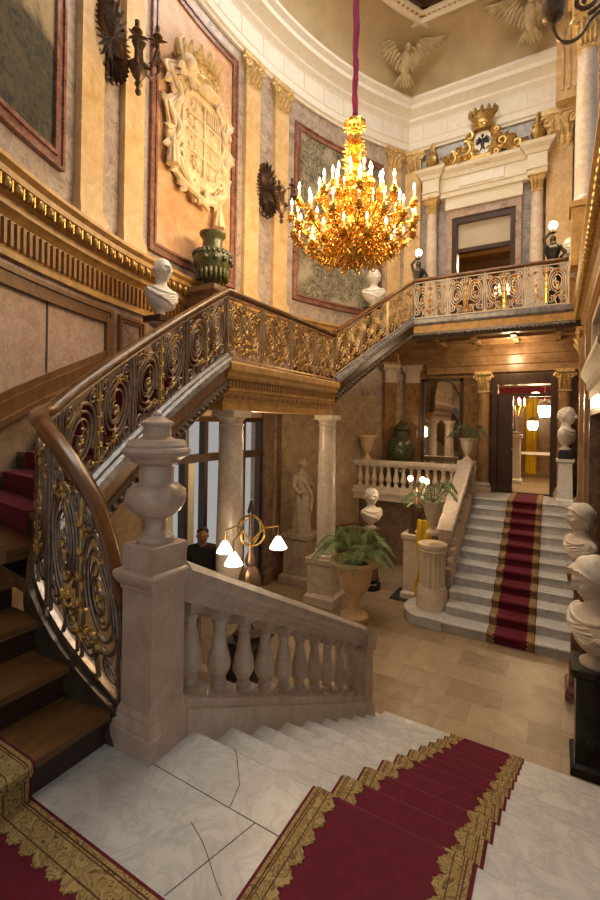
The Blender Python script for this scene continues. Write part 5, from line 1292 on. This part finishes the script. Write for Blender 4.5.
for x, y, z, s, lab in ((-.30, 14.2, 2.02, 1.2, 'large lit glass lantern hanging in the room beyond the doorway'), (-.62, 14.8, 1.62, 1.0, 'smaller lit globe lantern hanging lower in the room beyond the doorway')):
    e = thing('hanging_lantern', lab, 'lantern', (x, y, z))
    b = B(); b.tube([(x, y, z + .2 * s), (x, y, 3.3)], .012, 6); b.lathe((x, y, z + .12 * s), [(.15 * s, 0), (.12 * s, .05), (.03, .12)], 14); b.lathe((x, y, z - .2 * s), [(.01, 0), (.06 * s, .04), (.10 * s, .06)], 14); obj('fitting', b, 'bronze', e, True)
    b = B(); b.lathe((x, y, z - .15 * s), [(.10 * s, 0), (.14 * s, .12 * s), (.14 * s, .26 * s)], 16); obj('glass_shade', b, 'globe', e, True)
for x in (-1.42, -.72, .18):
    b = B(); rings = []
    for i in range(2):
        rings.append([(x - .16 + .32 * j / 16, 16.4 + .04 * math.sin(j * 1.6), (0.02, 2.5)[i]) for j in range(17)] + [(x - .16 + .32 * j / 16, 16.47 + .04 * math.sin(j * 1.6), (0.02, 2.5)[i]) for j in range(16, -1, -1)])
    b.quadstrip(rings); o = obj('curtain', b, 'yellow', None, True); props(o, 'golden curtain hanging against the back of the room beyond the doorway', 'curtain', 'golden curtains beyond the doorway')
e = thing('marble_table', 'low marble-topped table across the room beyond the doorway', 'table', (-.5, 15.0, 0))
b = B(); b.box(-1.3, .5, 14.8, 15.3, .74, .80); obj('tabletop', b, 'bust', e)
for x in (-1.22, .42):
    for y in (14.86, 15.24):
        b = B(); b.frus((x, y, 0), [(0, .035, .035), (.74, .045, .045)]); obj('leg', b, 'gilt', e)
e = thing('candelabrum', 'gilt candelabrum glimpsed in the room beyond the balcony railing', 'candelabrum', (-1.24, 12.6, UP))
b = B(); b.lathe((-1.24, 12.6, UP), [(.2, 0), (.2, .05), (.06, .12), (.05, .9), (.08, 1.0), (.03, 1.3)], 14); obj('stem', b, 'gilt', e, True)
for i in range(6):
    a = 2 * PI * i / 6; q = Vector((-1.24 + .2 * math.cos(a), 12.6 + .2 * math.sin(a), UP + 1.12))
    b = B(); b.tube([(-1.24, 12.6, UP + .95), tuple(q)], .016, 6); g = obj('arm', b, 'gilt', e, True); b = B(); b.lathe(q, [(.014, 0), (.014, .1), (.02, .13), (.001, .2)], 8); obj('bulb', b, 'flame', g, True)
# ================================================================ PERSON (standing by the glazed door, seen past the newel)
def person(loc, rz):
    e = thing('person', 'person in dark clothing standing by the glazed door under the stairs', 'person', loc, rz)
    b = B(); b.lathe((0, 0, .84), [(.10, 0), (.13, .08), (.115, .25), (.12, .42), (.12, .50), (.07, .58), (.052, .62), (.052, .76)], 20, sx=1.1, sy=.72)
    for q in (-1, 1):
        b.tube([(q * .08, 0, .92), (q * .10, -.01, .48), (q * .10, .02, .08), (q * .10, -.10, .03)], [.085, .055, .038, .03], 12)
        b.tube([(q * .13, 0, 1.38), (q * .20, .02, 1.10), (q * .19, -.11, .86), (q * .185, -.135, .80)], [.055, .042, .03, .03], 12)
        for i in range(4): b.tube([(q * (.168 + .012 * i), -.135, .81), (q * (.168 + .012 * i), -.148, .77 - .01 * (i in (1, 2))), (q * (.168 + .012 * i), -.14, .735 - .012 * (i in (1, 2)))], .008, 6)
        b.tube([(q * .17, -.14, .83), (q * .152, -.155, .80), (q * .155, -.165, .775)], .009, 6)
    head(b, (0, -.02, 1.58), .235, 0, 0, False); obj('body', b, 'skin', e, True, local=True)
    me = bpy.data.meshes.new('clothing'); V = [(0, 0, .92), (0, 0, 1.12), (0, 0, 1.34), (0, 0, 1.46), (.10, 0, .88), (.11, -.01, .48), (.11, .02, .09), (.11, -.12, .04), (-.10, 0, .88), (-.11, -.01, .48), (-.11, .02, .09), (-.11, -.12, .04), (.17, 0, 1.38), (.21, .02, 1.10), (.20, -.10, .88), (-.17, 0, 1.38), (-.21, .02, 1.10), (-.20, -.10, .88)]
    E_ = [(0, 1), (1, 2), (2, 3), (0, 4), (4, 5), (5, 6), (6, 7), (0, 8), (8, 9), (9, 10), (10, 11), (2, 12), (12, 13), (13, 14), (2, 15), (15, 16), (16, 17)]
    rr = [(.17, .13), (.16, .13), (.20, .14), (.085, .085), (.11, .11), (.08, .08), (.06, .06), (.05, .05), (.11, .11), (.08, .08), (.06, .06), (.05, .05), (.085, .085), (.065, .065), (.05, .05), (.085, .085), (.065, .065), (.05, .05)]
    me.from_pydata(V, E_, []); o = bpy.data.objects.new('clothing', me); COL.objects.link(o); o.parent = e
    md = o.modifiers.new('Skin', 'SKIN'); sv = me.skin_vertices[0].data
    for q, r in zip(sv, rr): q.radius = r
    sv[0].use_root = True; o.modifiers.new('Sub', 'SUBSURF').levels = 2; me.materials.append(M['cloth'])
    b = B(); b.ell((0, .02, 1.635), (.092, .115, .085), 18, 10); b.ell((0, .06, 1.56), (.08, .07, .10), 14, 8); obj('hair', b, 'hair', e, True, local=True)
person((-4.72, 5.22, HALL), rad(40))
# ================================================================ LIGHT AND CAMERA
w = bpy.data.worlds.new('World'); SC.world = w; w.use_nodes = True
bg = w.node_tree.nodes['Background']; bg.inputs[0].default_value = (1., .95, .87, 1); bg.inputs[1].default_value = .36
def lamp(name, loc, power, col=(1., .72, .40), r=.1):
    d = bpy.data.lights.new(name, 'POINT'); d.energy = power; d.color = col; d.shadow_soft_size = r
    o = bpy.data.objects.new(name, d); COL.objects.link(o); o.location = loc; return o
for i in range(6):
    a = PI * i / 3; lamp('chandelier_light', (CH.x + 1.0 * math.cos(a), CH.y + 1.0 * math.sin(a), 4.95), 66, r=.35)
lamp('crown_light', (CH.x, CH.y, 5.45), 38, r=.3)
lamp('brass_lamp_light', (-2.9, 3.85, .05), 16, r=.12)
lamp('globe_light', (gx + .05, gy - .2, .35), 22, r=.12)
lamp('figure_lamp_light', (BX + .02, BY - .2, UP + 1.7), 12, r=.1); lamp('figure_lamp_light', (-.1, BY - .2, UP + 1.75), 12, r=.1)
lamp('inner_room_light', (-.5, 13.4, 2.3), 150, r=.2); lamp('upper_room_light', (-1.6, 13.6, 6.3), 70, r=.2)
lamp('added_tread_fill', (-.9, 10.7, 3.2), 42, r=.15); lamp('undercroft_light', (-4.4, 6.1, 1.3), 34, r=.2)  # lamp under the balcony has no fixture, added to brighten the far treads
d = bpy.data.lights.new('added_overhead_fill', 'AREA'); d.energy = 420; d.color = (1., .90, .76); d.shape = 'RECTANGLE'; d.size = 3.2; d.size_y = 6.2
o = bpy.data.objects.new('added_overhead_fill', d); COL.objects.link(o); o.location = (-2.55, 5.8, 11.5)  # unseen area lamp added above the ceiling opening to fill the hall
cam = bpy.data.cameras.new('Camera'); co = bpy.data.objects.new('Camera', cam); COL.objects.link(co); SC.camera = co
cam.sensor_fit = 'HORIZONTAL'; cam.sensor_width = 24.; cam.lens = 445 / 600 * 24; cam.shift_y = -28 / 600; cam.clip_start = .05
co.location = (0, 0, EYE)
co.matrix_world = Matrix.Translation((0, 0, EYE)) @ Matrix.Rotation(rad(30), 4, 'Z') @ Matrix.Rotation(rad(90), 4, 'X') @ Matrix.Rotation(rad(.9), 4, 'Z')
vs = SC.view_settings; vs.view_transform = 'Standard'; vs.look = 'None'; vs.gamma = 1; vs.use_curve_mapping = False; vs.exposure = .1
SC.cycles.use_denoising = True
SC.cycles.max_bounces = 8; SC.cycles.diffuse_bounces = 4; SC.cycles.glossy_bounces = 4
try: SC.cycles.sample_clamp_indirect = 6
except Exception: pass
